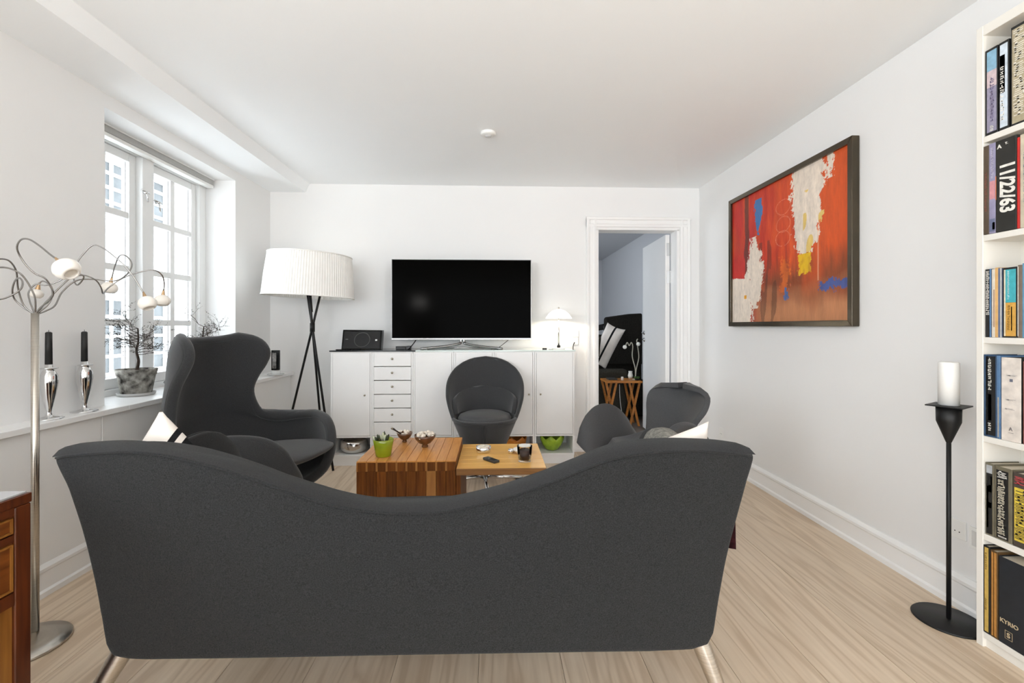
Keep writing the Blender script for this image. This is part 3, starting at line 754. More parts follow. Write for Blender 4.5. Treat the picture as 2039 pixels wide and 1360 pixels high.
tag(o, 'dark glass top plate under the speaker dock on the sideboard', 'top plate', 'sideboard top plates')
o = MB().box(SX0 + 2 * uw + 0.021, SX1 + 0.008, SY0 - 0.008, SY1 + 0.005, SZ1 + 0.0005, SZ1 + 0.011).build('sideboard_top', gt, bevel=0.001, seg=1)
tag(o, 'pale green-edged glass top plate under the television and table lamp', 'top plate', 'sideboard top plates')
ST = SZ1 + 0.011

# ---- television
tv = thing('television', 'large black flat television on a chrome stand on the sideboard', 'television', (-0.28, 3.88, ST))
TVX0, TVX1, TVZ0, TVZ1, TVY = -0.865, 0.313, 1.022, 1.697, 3.87
MB().box(TVX0, TVX1, TVY, TVY + 0.03, TVZ0, TVZ1).build('housing', mat('tv_back', (0.02, 0.02, 0.02), 0.4, var=0.1, vscale=10), tv, bevel=0.004)
scr = MB().box(TVX0 + 0.006, TVX1 - 0.006, TVY - 0.003, TVY - 0.0002, TVZ0 + 0.012, TVZ1 - 0.006).build('screen', mat('tv_screen', (0.0018, 0.0016, 0.0014), 0.12, spec=0.008, var=0.1, vscale=4), tv)
bz = MB(); bz.box(TVX0, TVX1, TVY - 0.006, TVY - 0.0002, TVZ1 - 0.003, TVZ1).box(TVX0, TVX0 + 0.003, TVY - 0.006, TVY - 0.0002, TVZ0, TVZ1).box(TVX1 - 0.003, TVX1, TVY - 0.006, TVY - 0.0002, TVZ0, TVZ1)
bz.build('bezel', mat('bezel_grey', (0.25, 0.25, 0.25), 0.3, 1.0, var=0.05), tv)
MB().box(TVX0, TVX1, TVY - 0.008, TVY - 0.0002, TVZ0 - 0.004, TVZ0 + 0.009).build('bottom_strip', mat('dark_chrome', (0.34, 0.34, 0.34), 0.15, 1.0, var=0.05, vscale=6), tv, bevel=0.002)
cxx = (TVX0 + TVX1) / 2 + 0.005
st = MB()
for s_ in (-1, 1):
    st.tube(crpath([(cxx + s_ * 0.014, TVY + 0.012, TVZ0 + 0.02), (cxx + s_ * 0.014, TVY + 0.012, TVZ0 - 0.025), (cxx + s_ * 0.035, TVY - 0.005, ST + 0.045), (cxx + s_ * 0.15, TVY - 0.04, ST + 0.026), (cxx + s_ * 0.34, TVY - 0.10, ST + 0.0095)], 6), [0.011] * 24 + [0.008], 10)
st.tube([(cxx - 0.30, TVY + 0.03, ST + 0.0068), (cxx, TVY - 0.01, ST + 0.012), (cxx + 0.30, TVY + 0.03, ST + 0.0068)], 0.006, 8)
st.build('stand', mat('dark_chrome', (0.34, 0.34, 0.34), 0.15, 1.0), tv, smooth=True)

# ---- bookcase on the right wall, open towards the room
BX0, BY1, BY0 = 1.722, 1.562, 0.98
bc = thing('bookcase', 'white bookcase against the painting wall with books on every shelf', 'bookcase', (1.8, 1.27, 0))
bcm = mat('bookcase_white', (0.80, 0.775, 0.72), 0.45, var=0.01, vscale=5)
MB().box(BX0, XR - 0.002, BY1 - 0.022, BY1, 0, 2.19).build('side_panel', bcm, bc, bevel=0.001, seg=1)
MB().box(BX0, XR - 0.002, BY0, BY0 + 0.022, 0, 2.19).build('side_panel', bcm, bc, bevel=0.001, seg=1)
MB().box(XR - 0.012, XR - 0.002, BY0 + 0.022, BY1 - 0.022, 0.06, 2.19).build('back_panel', bcm, bc)
MB().box(BX0 + 0.001, XR - 0.012, BY0 + 0.022, BY1 - 0.022, 2.155, 2.19).build('top_panel', bcm, bc, bevel=0.001, seg=1)
SH = [0.055, 0.400, 0.745, 1.092, 1.452, 1.798]
for z in SH: MB().box(BX0 + 0.002, XR - 0.012, BY0 + 0.022, BY1 - 0.022, z - 0.022, z).build('shelf', bcm, bc, bevel=0.002)
MB().box(BX0 + 0.012, BX0 + 0.03, BY0 + 0.022, BY1 - 0.022, 0, SH[0] - 0.0225).build('plinth', bcm, bc)

# ---- painting
PY0, PY1, PZ0, PZ1 = 2.265, 3.50, 1.130, 2.112
pt = thing('painting', 'large red and white abstract painting in a black frame on the wall', 'painting', (XR, (PY0 + PY1) / 2, PZ0))
fm = mat('dark_frame', (0.085, 0.068, 0.045), 0.25, 0.85, var=0.15, vscale=6, coat=0.3)
FX = XR - 0.042; fw = 0.033
def frame_bar(a, c, inn):
    """mitred bar: a-c outer edge, inn = inward direction"""
    a, c, inn = Vector(a), Vector(c), Vector(inn); d = (c - a).normalized()
    q = [a, c, c - d * fw + inn * fw, a + d * fw + inn * fw]
    return MB().prism(q, (XR - 0.001 - FX, 0, 0)).build('frame_bar', fm, pt, bevel=0.003)
P = lambda y, z: (FX, y, z)
frame_bar(P(PY0, PZ1), P(PY1, PZ1), (0, 0, -1)); frame_bar(P(PY1, PZ0), P(PY0, PZ0), (0, 0, 1))
frame_bar(P(PY0, PZ0), P(PY0, PZ1), (0, 1, 0)); frame_bar(P(PY1, PZ1), P(PY1, PZ0), (0, -1, 0))
CY0, CY1, CZ0, CZ1 = PY0 + fw, PY1 - fw, PZ0 + fw, PZ1 - fw


def srgb(r, g, b_): return tuple(((c / 255) / 12.92 if c / 255 <= 0.04045 else (((c / 255) + 0.055) / 1.055) ** 2.4) for c in (r, g, b_))


def nz(x, y, k=0.0): return noise.noise(Vector((x, y, k)))


def paint(s, t):
    """s: 0 far (left in photo) .. 1 near, t: 0 bottom .. 1 top"""
    st_ = 0.5 * nz(s * 26, t * 4, 1) + 0.3 * nz(s * 60, t * 9, 2)
    red, org, brn, tan = srgb(190, 32, 18), srgb(212, 84, 26), srgb(122, 66, 34), srgb(190, 128, 88)
    mixf = lambda a, b_, k: tuple(a[i] + (b_[i] - a[i]) * max(0, min(1, k)) for i in range(3))
    sm = lambda e0, e1, x: max(0, min(1, (x - e0) / (e1 - e0)))
    c = mixf(red, org, sm(0.2, 0.75, s + 0.35 * st_))
    c = mixf(c, brn, sm(0.46, 0.30, t + 0.12 * st_) * sm(0.15, 0.4, s) * 0.85)
    c = mixf(c, tan, sm(0.27, 0.08, t + 0.12 * nz(s * 6, t * 9, 4)) * sm(0.2, 0.35, s))
    c = mixf(c, org, sm(0.35, 0.6, nz(s * 9, t * 2.2, 6) + 0.25) * 0.55 * sm(0.15, 0.3, t))
    dk = srgb(62, 40, 28)
    if abs(s - 0.17 - 0.015 * nz(t * 8, 0, 3)) < 0.022 + 0.012 * nz(t * 12, 2, 3) and t > 0.2: c = mixf(c, dk, 0.75)
    if 0.30 < s < 0.48 and nz(s * 22, t * 3, 8) > 0.18 and t < 0.6: c = mixf(c, dk, 0.5)
    e = 0.034 * nz(s * 22, t * 16, 11) + 0.022 * nz(s * 70, t * 50, 12) + 0.014 * nz(s * 160, t * 120, 13)
    wh = srgb(236, 222, 206); whk = 0.93 + 0.10 * nz(s * 60, t * 26, 21) + 0.08 * nz(s * 150, t * 60, 22)
    def blob(x0, x1, y0, y1): return x0 + e < s < x1 + e and y0 + e < t < y1 + e
    # upper white fall with yellow in it
    cw = 0.715 + 0.02 * nz(t * 5, 3, 15); hw = spl([(0.42, .05), (0.5, .075), (0.6, .10), (0.75, .105), (0.9, .125), (1.0, .11)], t)
    if t > 0.44 + e and abs(s - cw) < hw + e:
        c = tuple(x * whk for x in wh)
        if nz(s * 16, t * 7, 31) > 0.22 and s > 0.69 and t < 0.85: c = mixf(c, srgb(226, 190, 70), 0.8)
    if abs(s - 0.70) < 0.05 + 0.5 * e and 0.31 + e < t < 0.44: c = mixf(srgb(230, 186, 20), srgb(190, 120, 20), max(0, nz(s * 40, t * 20, 33)))
    # lower-left white mass
    if (s < 0.22 + 0.05 * nz(t * 6, 1, 40) + e and t < 0.345 + 0.4 * e - 0.25 * max(0, s - 0.06) + 0.02) or (abs(s - 0.255) < spl([(0.0, .02), (0.12, .03), (0.22, .075), (0.36, .09), (0.48, .075), (0.6, .03), (0.7, .012)], t) + e and 0.10 < t < 0.66):
        c = tuple(x * whk for x in wh)
    if abs(s - 0.155) < 0.013 and abs(t - 0.20) < 0.016: c = srgb(226, 160, 30)
    if t > 0.86 and abs(s - 0.875 - 0.02 * nz(t * 30, 2, 17)) < 0.02 + e: c = tuple(x * whk for x in wh)
    if abs(s - 0.545) < 0.035 + 1.2 * e and 0.2 < t < 0.40 + 3 * e: c = mixf(c, srgb(222, 110, 30), 0.55 + 0.5 * st_)
    bl = srgb(58, 110, 166)
    if abs(s - 0.295 - 0.01 * nz(t * 9, 5, 50)) < 0.032 * sm(0.66, 0.80, t) + 0.005 + 0.6 * e and 0.66 < t < 0.94: c = bl
    if blob(0.54, 0.575, 0.15, 0.24): c = srgb(80, 106, 160)
    if blob(0.80, 0.985, 0.19, 0.245): c = srgb(72, 88, 150)
    # faint scratched loops
    for (a0, b0) in ((0.53, 0.80), (0.53, 0.68), (0.525, 0.58)):
        rr = math.hypot((s - a0) / 0.062, (t - b0) / 0.052)
        if abs(rr - 1 + 0.12 * nz(s * 12, t * 12, 70)) < 0.03: c = mixf(c, srgb(240, 170, 140), 0.45)
    if abs(s - 0.80) < 0.0035 and 0.25 < t < 0.6: c = mixf(c, srgb(240, 190, 150), 0.4)
    k = 1 + 0.30 * st_ + 0.10 * nz(s * 140, t * 20, 60)
    return tuple(max(0, min(1, x * k)) for x in c)


NU, NV = 300, 240
pm = MB().grid(lambda u, v: (XR - 0.026, CY1 + (CY0 - CY1) * u, CZ0 + (CZ1 - CZ0) * v), NU, NV)
cv = pm.build('canvas', attr_mat('oil_paint', 0.55, 0.35, 70), pt)
at_ = cv.data.color_attributes.new('Col', 'FLOAT_COLOR', 'POINT')
buf = []
for j in range(NV + 1):
    for i in range(NU + 1): buf.extend((*paint(i / NU, j / NV), 1.0))
at_.data.foreach_set('color', buf)

# ---- carved wooden cabinet at the left edge
wc = thing('wooden_cabinet', 'dark reddish wooden cabinet with gilt-edged drawers by the floor lamp', 'cabinet', (-1.32, 0.66, 0))
KX, KYF, KYN, KZ = -1.057, 1.082, 0.25, 0.752
mah = wood('mahogany', (0.115, 0.028, 0.007), (0.05, 0.012, 0.004), 'z', grain=12, long=1.0, rough=0.3, perobj=0.05)
mahp = wood('mahogany_panel', (0.20, 0.060, 0.011), (0.095, 0.025, 0.005), 'y', grain=10, long=1.0, rough=0.3, perobj=0.05)
gold = wood('honey_wood', (0.34, 0.145, 0.028), (0.17, 0.06, 0.010), 'z', grain=10, long=0.9, rough=0.35, perobj=0.05)
MB().box(KX - 0.5, KX - 0.012, KYN, KYF - 0.002, 0.0, KZ - 0.0225).build('body', mah, wc)
MB().box(KX - 0.505, KX + 0.001, KYN - 0.004, KYF, KZ - 0.022, KZ).build('top', mah, wc, bevel=0.002)
MB().box(KX - 0.50, KX - 0.006, KYN, KYF - 0.006, KZ + 0.0003, KZ + 0.004).build('top_glass', mat('grey_glass', (0.42, 0.42, 0.43), 0.08, spec=0.6, var=0.02, vscale=3), wc)
for y0, y1 in ((KYF - 0.036, KYF - 0.001), (KYN, KYN + 0.036)):
    MB().box(KX - 0.0118, KX, y0, y1, 0, KZ - 0.0225).build('stile', mah, wc, bevel=0.003)
ya, yb = KYN + 0.037, KYF - 0.037
MB().box(KX - 0.0118, KX - 0.002, ya, yb, 0.712, KZ - 0.0225).box(KX - 0.0118, KX - 0.002, ya, yb, 0.654, 0.670).build('rail', mah, wc)
def molded(name, z0, z1, m):
    d = MB().box(KX - 0.0118, KX - 0.005, ya, yb, z0, z1).build(name, m, wc)
    e = 0.006
    MB().box(KX - 0.0049, KX - 0.001, ya + 0.002, yb - 0.002, z0 + 0.002, z0 + e).box(KX - 0.0049, KX - 0.001, ya + 0.002, yb - 0.002, z1 - e, z1 - 0.002).box(KX - 0.0049, KX - 0.001, ya + 0.002, ya + e, z0 + e, z1 - e).box(KX - 0.0049, KX - 0.001, yb - e, yb - 0.002, z0 + e, z1 - e).build('moulding', gold, d)
molded('slide', 0.672, 0.710, mahp)
molded('drawer', 0.545, 0.652, mahp)
MB().box(KX - 0.0118, KX - 0.001, ya, yb, 0.515, 0.543).build('rail', mah, wc)
MB().box(KX - 0.0118, KX - 0.006, ya, yb, 0.06, 0.513).build('door', gold, wc)
MB().box(KX - 0.0118, KX - 0.001, ya, yb, 0.0, 0.058).build('rail', mah, wc)

# ================================================================== LAMPS
# ---- tripod floor lamp with pleated shade
LC = Vector((-1.475, 3.70, 0))
tl = thing('tripod_lamp', 'tall floor lamp with pleated white shade on black crossed legs', 'floor lamp', LC)
shade_m = mat('pleated_shade', (0.86, 0.85, 0.82), 0.8, var=0.02, vscale=20, spec=0.1)
NPL = 110
def pleat(i, t, r, z):
    k = round(t / (2 * PI) * (2 * NPL))
    return r * (1 + (0.006 if k % 2 else -0.006)), z
sh = MB(); ax = Vector((0.025, 0.0, 1)).normalized()
sh.lathe([(0.338, -0.165), (0.326, 0.0), (0.308, 0.165)], (0, 0, 0), 2 * NPL, wob=pleat)
Rt = Vector((0, 0, 1)).rotation_difference(Vector((0.045, 0, 1)).normalized()).to_matrix()
sc_ = Vector((LC.x + 0.0, LC.y, 1.532))
sh.v = [Rt @ p + sc_ for p in sh.v]
so_ = sh.build('shade', shade_m, tl, solid=0.003, soff=0)
for r, z in ((0.341, -0.165), (0.311, 0.165)):
    MB().tube([Rt @ Vector((r * math.cos(a), r * math.sin(a), z)) + sc_ for a in [2 * PI * k / 60 for k in range(61)]], 0.005, 6, caps=False).build('shade_hem', shade_m, so_, smooth=True)
dfz = MB().lathe([(0, 0.0), (0.30, 0.0), (0.30, 0.004), (0, 0.004)], (0, 0, 0), 40); dfz.v = [Rt @ (p + Vector((0, 0, -0.12))) + sc_ for p in dfz.v]
dfz.build('diffuser', shade_m, tl, smooth=False)
cr_ = at(622, 652, Y=3.68)
feet = [Vector((-1.262, 3.615, 0)), at(556, 926, z=0.0), Vector((-1.485, 4.02, 0))]
for ft in feet:
    d = (cr_ - ft); tp = cr_ + d * ((1.415 - cr_.z) / (cr_.z - ft.z))
    off = d.cross(Vector((0, 0, 1))).normalized() * 0.012
    lg = MB().tube([ft, cr_ + off * 0, tp], [0.009, 0.009, 0.009], 12).build('leg', M_black(), tl, smooth=True)
MB().tube([cr_ + Vector((0, 0, -0.035)), cr_ + Vector((0, 0, 0.035))], 0.019, 14).build('joint', M_black(), tl, smooth=True)
MB().tube([cr_ + (sc_ - cr_) * 0.3, sc_ + Vector((0, 0, -0.12))], 0.010, 10).build('stem', M_black(), tl, smooth=True)

tb = bpy.data.lights.new('tripod_bulb', 'POINT'); tb.energy = 0.6; tb.color = (1.0, 0.95, 0.88); tb.shadow_soft_size = 0.12
tbo = bpy.data.objects.new('tripod_bulb', tb); COL.objects.link(tbo); tbo.parent = tl; tbo.location = (0, 0, 1.52)
# ---- branching floor lamp at the left
PT0 = at(70, 625, t=1.66); PX, PYY = PT0.x, PT0.y
fl_ = thing('branch_lamp', 'brushed steel floor lamp with curling wire arms and small white globes', 'floor lamp', (PX, PYY, 0))
MB().lathe([(0, 0), (0.127, 0), (0.130, 0.006), (0.127, 0.011), (0.08, 0.016), (0.03, 0.022), (0.0, 0.024)], (PX + 0.012, PYY - 0.055, 0), 64).build('base', M_steel(), fl_, smooth=True)
MB().tube([(PX, PYY, 0.02), (PX, PYY, 1.178)], 0.0115, 20).build('pole', M_steel(), fl_, smooth=True)
wire = mat('arm_wire', (0.36, 0.35, 0.34), 0.25, 1.0, var=0.05, vscale=20)
opal = mat('opal_glass', (0.86, 0.82, 0.76), 0.25, var=0.03, vscale=10, spec=0.5)
cop = mat('copper_cap', (0.62, 0.42, 0.24), 0.3, 1.0, var=0.05, vscale=20)
arms = [  # photo path of each arm, ray depth at its end, globe radius
    ([(400, 905), (450, 870), (560, 780), (602, 700), (560, 600), (500, 528), (400, 482), (300, 390), (215, 262), (193, 170), (240, 97), (330, 95), (450, 170), (560, 260), (640, 318)], 1.44, 0.036, (0.75, 0.62)),
    ([(402, 905), (470, 860), (560, 755), (680, 630), (800, 530), (950, 500), (1080, 555), (1140, 640), (1163, 705), (1230, 635), (1420, 515), (1700, 440), (1820, 490), (1852, 590), (1845, 670)], 2.08, 0.032, (0.0, 1.0)),
    ([(398, 905), (335, 790), (325, 690), (400, 602), (520, 610), (650, 570), (780, 505), (880, 482), (945, 520), (872, 610), (830, 530), (850, 400), (930, 270), (1080, 157), (1310, 305), (1480, 480), (1620, 700)], 1.92, 0.034, (0.45, 0.89)),
    ([(404, 905), (520, 900), (620, 840), (700, 690), (860, 560), (1050, 545), (1300, 560), (1440, 480), (1488, 370), (1420, 280), (1345, 285), (1292, 410), (1262, 530)], 2.15, 0.033, (-0.1, 1.0)),
    ([(396, 905), (270, 840), (205, 650), (185, 460), (120, 350), (30, 315), (-70, 335), (-130, 420)], 1.50, 0.034, (-0.3, 0.95)),
    ([(396, 905), (250, 850), (160, 760), (140, 660), (170, 560), (220, 530), (255, 580), (230, 660), (120, 730), (0, 770), (-90, 750), (-150, 800)], 1.46, 0.034, (-0.6, 0.8)),
    ([(398, 905), (395, 760), (330, 610), (240, 490), (120, 425), (0, 410), (-100, 440), (-170, 520)], 1.52, 0.034, (-0.3, 0.95)),
    ([(402, 905), (540, 830), (592, 710), (555, 605), (480, 565), (440, 600)], 1.80, 0.022, (-0.1, 1.0)),
]
for path, te, gr, gd in arms:
    n = len(path); pts = []
    for i, (a, c) in enumerate(path):
        k = i / (n - 1); pts.append(at(a / 5.664, 460 + c / 5.664, t=lerp(1.66, te, k ** 1.2)))
    pts[0] = Vector((PX, PYY, 1.172))
    sp = crpath(pts, 8)
    am = MB().tube(sp, 0.0028, 6).build('arm', wire, fl_, smooth=True)
    e = sp[-1]; sx = Vector((CA, -SA, 0)); dd = (sx * gd[0] + Vector((0, 0, -gd[1])) + Vector((SA, CA, 0)) * -0.15).normalized()
    MB().lathe([(0.0032, -0.006), (0.004, 0.0), (0.0085, 0.022), (0.0085, 0.026), (0, 0.026)], e, 12, axis=dd).build('cap', cop, am, smooth=True)
    g = gr
    MB().lathe([(0.007, 0.022), (0.5 * g, 0.020 + 0.10 * g), (0.85 * g, 0.020 + 0.40 * g), (1.0 * g, 0.020 + 0.80 * g), (0.93 * g, 0.02 + 1.2 * g), (0.70 * g, 0.02 + 1.5 * g), (0.52 * g, 0.02 + 1.6 * g), (0.46 * g, 0.02 + 1.52 * g), (0.6 * g, 0.02 + 1.2 * g), (0.4 * g, 0.02 + 0.5 * g), (0, 0.02 + 0.4 * g)],
               e, 24, axis=dd).build('globe_shade', opal, am, smooth=True)

# ---- table lamp on the sideboard, switched on
LX_, LY_ = 0.553, 3.90
dl = thing('table_lamp', 'small lit table lamp with white dome shade and slim stem', 'table lamp', (LX_, LY_, ST))
MB().lathe([(0, 0), (0.055, 0), (0.057, 0.004), (0.05, 0.008), (0.012, 0.011), (0, 0.011)], (LX_, LY_, ST + 0.0005), 32).build('base', mat('lamp_glass_base', (0.75, 0.77, 0.76), 0.05, var=0.02, vscale=8), dl, smooth=True)
MB().lathe([(0, 0.010), (0.012, 0.012), (0.016, 0.022), (0.012, 0.033), (0.0, 0.036)], (LX_, LY_, ST), 20).build('ball', M_black(), dl, smooth=True)
MB().tube([(LX_, LY_, ST + 0.034), (LX_, LY_, ST + 0.262)], 0.0065, 12).build('stem', mat('lamp_stem', (0.52, 0.52, 0.52), 0.2, 1.0, var=0.05, vscale=9), dl, smooth=True)
glow = mat('lit_shade', (0.9, 0.88, 0.84), 0.5, var=0.01, vscale=8, emit=0.9, emitcol=(1.0, 0.93, 0.82))
MB().lathe([(0.112, 0.262), (0.108, 0.272), (0.085, 0.305), (0.055, 0.328), (0.02, 0.341), (0.006, 0.343)], (LX_, LY_, ST), 40).build('dome_shade', glow, dl, smooth=True, solid=0.002)
MB().lathe([(0, 0.343), (0.006, 0.344), (0.008, 0.352), (0.004, 0.360), (0, 0.362)], (LX_, LY_, ST), 14).build('finial', M_steel(), dl, smooth=True)
MB().lathe([(0, 0.262), (0.013, 0.264), (0.013, 0.275), (0.0, 0.277)], (LX_, LY_, ST), 14).build('socket', M_steel(), dl, smooth=True)
pl = bpy.data.lights.new('table_lamp_bulb', 'POINT'); pl.energy = 3.6; pl.color = (1.0, 0.86, 0.66); pl.shadow_soft_size = 0.02
po = bpy.data.objects.new('table_lamp_bulb', pl); COL.objects.link(po); po.parent = dl; po.location = (0, 0, 0.292)

# ---- ceiling lights: two flush spots in the kitchen half, behind the camera
for i, (x, y, w) in enumerate(((-0.9, -1.6, 'window side'), (0.9, -1.6, 'bookcase side'), (-0.9, -3.2, 'rear window side'), (0.9, -3.2, 'rear bookcase side'))):
    dn = thing('downlight', 'round flush ceiling spot in the kitchen half, ' + w, 'ceiling light', (x, y, ZC), 'kitchen ceiling spots')
    MB().lathe([(0.055, 0), (0.055, -0.006), (0.042, -0.008), (0.040, 0.0)], (x, y, ZC - 0.0005), 32).build('ring', M_steel(), dn, smooth=True)
    MB().lathe([(0, -0.003), (0.04, -0.003)], (x, y, ZC - 0.0005), 24).build('diffuser', mat('spot_glow', (1, 0.9, 0.75), 0.5, emit=12, emitcol=(1.0, 0.85, 0.65), var=0.01), dn)
    sp_ = bpy.data.lights.new('spot_bulb', 'SPOT'); sp_.energy = 20; sp_.color = (1.0, 0.88, 0.74); sp_.spot_size = 2.4; sp_.spot_blend = 0.6; sp_.shadow_soft_size = 0.04
    so2 = bpy.data.objects.new('spot_bulb', sp_); COL.objects.link(so2); so2.parent = dn; so2.location = (0, 0, -0.02)

# ---- two added fill lights, unseen behind the camera, aimed at the ceiling
for x, w in ((1.50, 'bookcase'), (-1.45, 'window wall')):
    y = -1.15
    ul = thing('fill_light', 'added unseen fill light with a white bowl on the ' + w + ' side of the dining area', 'floor lamp', (x, y, 0), 'added fill lights')
    MB().lathe([(0, 0), (0.13, 0), (0.13, 0.012), (0.02, 0.022), (0, 0.022)], (x, y, 0), 36).build('base', M_steel(), ul, smooth=True)
    MB().tube([(x, y, 0.02), (x, y, 1.42)], 0.011, 14).build('pole', M_steel(), ul, smooth=True)
    MB().lathe([(0.012, 1.41), (0.07, 1.43), (0.13, 1.48), (0.15, 1.53)], (x, y, 0), 36).build('bowl', M_white(), ul, smooth=True, solid=0.004)
    us = bpy.data.lights.new('fill_light_spot', 'SPOT'); us.energy = 115; us.color = (1.0, 0.97, 0.93); us.spot_size = math.radians(84); us.spot_blend = 1.0; us.shadow_soft_size = 0.12
    uo = bpy.data.objects.new('fill_light_spot', us); COL.objects.link(uo); uo.parent = ul; uo.location = (0, 0, 1.56)
    uo.rotation_euler = (Vector((-0.1, 2.5, ZC + 0.25)) - Vector((x, y, 1.56))).to_track_quat('-Z', 'Y').to_euler()

# ================================================================== THINGS ON THE SIDEBOARD
# speaker dock, leaning back
sp0 = thing('speaker_dock', 'black wide speaker dock leaning on the sideboard beside the television', 'speaker', (-1.13, 3.86, ST))
q = [at(680, 691, Y=3.80), at(764, 694, Y=3.80), at(768, 661, Y=3.88), at(684, 658, Y=3.88)]
dz = ST + 0.001 - q[0].z; zt = q[3].z
q = [Vector((-1.262, 3.80, ST + 0.001)), Vector((-0.937, 3.80, ST + 0.001)), Vector((-0.945, 3.87, 1.098)), Vector((-1.27, 3.87, 1.102))]
q = [Vector((q[0].x, q[0].y, q[0].z)), q[1], q[2], q[3]]
MB().prism(q, (0, 0.07, -0.0)).build('housing', M_gloss(), sp0, bevel=0.004)
nrm = (q[1] - q[0]).cross(q[3] - q[0]).normalized()
gm = MB(); cc = (q[0] + q[1] + q[2] + q[3]) / 4; u_ = (q[1] - q[0]) * 0.46; v_ = (q[3] - q[0]) * 0.42
gm.obox(cc + nrm * 0.0015, u_, v_, nrm * 0.001)
gr_ = gm.build('grille', mat('speaker_cloth', (0.014, 0.014, 0.015), 0.7, var=0.3, vscale=400), sp0)
MB().lathe([(0.060, 0.0026), (0.064, 0.0040), (0.066, 0.0026)], cc + u_ * 0.02, 40, axis=nrm).build('speaker_ring', mat('ring_grey', (0.05, 0.05, 0.05), 0.4, var=0.1), gr_, smooth=True)
MB().obox(cc + u_ * 0.80 - v_ * 0.05 + nrm * 0.003, u_ * 0.05, v_ * 0.09, nrm * 0.0006).build('logo_plate', M_white(), gr_)
MB().obox(cc - u_ * 0.82 + v_ * 0.05 + nrm * 0.003, u_ * 0.07, v_ * 0.03, nrm * 0.0006).build('maker_mark', mat('mark_grey', (0.2, 0.2, 0.2), 0.5, var=0.1), gr_)
MB().box(-1.16, -1.10, 3.765, 3.80, ST + 0.001, ST + 0.012).build('dock_tray', M_gloss(), sp0, bevel=0.002)
# player lying flat in front
o = MB().box(-1.285, -1.175, 3.735, 3.79, ST + 0.0005, ST + 0.008).build('tablet', M_gloss(), bevel=0.002)
tag(o, 'thin dark tablet lying on the sideboard in front of the speaker', 'tablet')
# set-top boxes
o = MB().box(-0.815, -0.735, 3.79, 3.85, ST + 0.0005, ST + 0.030).build('media_box', M_gloss(), bevel=0.003); tag(o, 'small black media box left of the television stand', 'media box')
o = MB().box(-0.728, -0.695, 3.80, 3.85, ST + 0.0005, ST + 0.032).build('media_box', mat('box_dark', (0.02, 0.02, 0.022), 0.35, var=0.1), bevel=0.003); tag(o, 'slim dark box squeezed between media box and television cable', 'media box')
# television cables
for nm, p0, p1, r in (('black cable slanting down from the television by the media boxes', (-0.665, TVY + 0.015, TVZ0 - 0.009), (-0.71, 3.76, ST + 0.003), 0.004), ('thin cable slanting from the television towards the table lamp', (0.118, TVY + 0.02, TVZ0 - 0.009), (0.02, 3.94, ST + 0.003), 0.0025)):
    a, c = Vector(p0), Vector(p1)
    o = MB().tube(crpath([a, a + (c - a) * 0.5 + Vector((0, 0.01, -0.004)), c, c + Vector((-0.05, 0.06, 0))], 6), r, 8).build('cable', M_black(), smooth=True); tag(o, nm, 'cable', 'television cables')
o = MB().box(0.405, 0.44, 3.80, 3.84, ST + 0.0005, ST + 0.012).build('remote', M_black(), bevel=0.003); tag(o, 'tiny black remote on the glass top near the table lamp', 'remote')
o = MB().lathe([(0, 0), (0.018, 0), (0.02, 0.004), (0.0, 0.006)], (0.475, 3.82, ST + 0.0005), 20).build('coaster', mat('coaster', (0.6, 0.62, 0.62), 0.3, var=0.05), smooth=True); tag(o, 'small pale round coaster between remote and table lamp', 'coaster')
# switch plate on the wall with lamp plug
swp = thing('light_switch', 'white double switch plate on the wall left of the doorway', 'light switch', (0.735, YB, 0.95))
MB().box(0.705, 0.762, YB - 0.010, YB - 0.0005, 1.035, 1.10).build('rocker', M_white(), swp, bevel=0.003)
MB().box(0.708, 0.758, YB - 0.012, YB - 0.0005, 0.962, 1.030).build('socket', M_white(), swp, bevel=0.003)
o = MB().tube(crpath([(0.722, YB - 0.02, 0.985), (0.71, YB - 0.04, 0.965), (0.705, YB - 0.04, 0.93), (0.71, YB - 0.03, 0.80)], 6), 0.004, 8).build('lamp_cord', M_black(), smooth=True)
tag(o, 'short dark cord hanging from the wall socket beside the sideboard', 'cord')
# bowls in the niches
NZ = SZN + 0.0005
def bowl(name, c, prof, m, label, cat='bowl', group='bowls in the sideboard niches', wob=None, n=48):
    o = MB().lathe(prof, c, n, wob=wob).build(name, m, None, smooth=True); return tag(o, label, cat, group)
silv = mat('hammered_silver', (0.62, 0.60, 0.57), 0.18, 1.0, bump=0.6, bscale=60, var=0.1, vscale=12)
bowl('bowl', (-1.165, 3.84, NZ), [(0, 0), (0.07, 0), (0.095, 0.015), (0.112, 0.05), (0.108, 0.085), (0.10, 0.105), (0.094, 0.103), (0.10, 0.08), (0.104, 0.05), (0.088, 0.02), (0.0, 0.008)], silv, 'round hammered silver bowl in the niche nearest the tripod lamp')
def leafy(i, t, r, z):
    k = abs(((t * 7 / PI) % 2) - 1)
    return r * (1 + 0.05 * (k - 0.5) * (r / 0.1)), z + (0.034 * (k - 0.5)) * max(0, (z - 0.05) / 0.07)
gg = mat('green_glass_bowl', (0.28, 0.42, 0.03), 0.15, var=0.3, vscale=14, spec=0.5)
bowl('bowl', (0.487, 3.84, NZ), [(0, 0), (0.04, 0), (0.06, 0.012), (0.085, 0.05), (0.10, 0.09), (0.104, 0.118), (0.10, 0.118), (0.095, 0.09), (0.08, 0.052), (0.055, 0.018), (0, 0.01)], gg, 'green leaf-shaped bowl with jagged rim in the niche nearest the doorway', wob=leafy, n=84)
og = mat('orange_bowl', (0.50, 0.17, 0.02), 0.2, var=0.35, vscale=12)
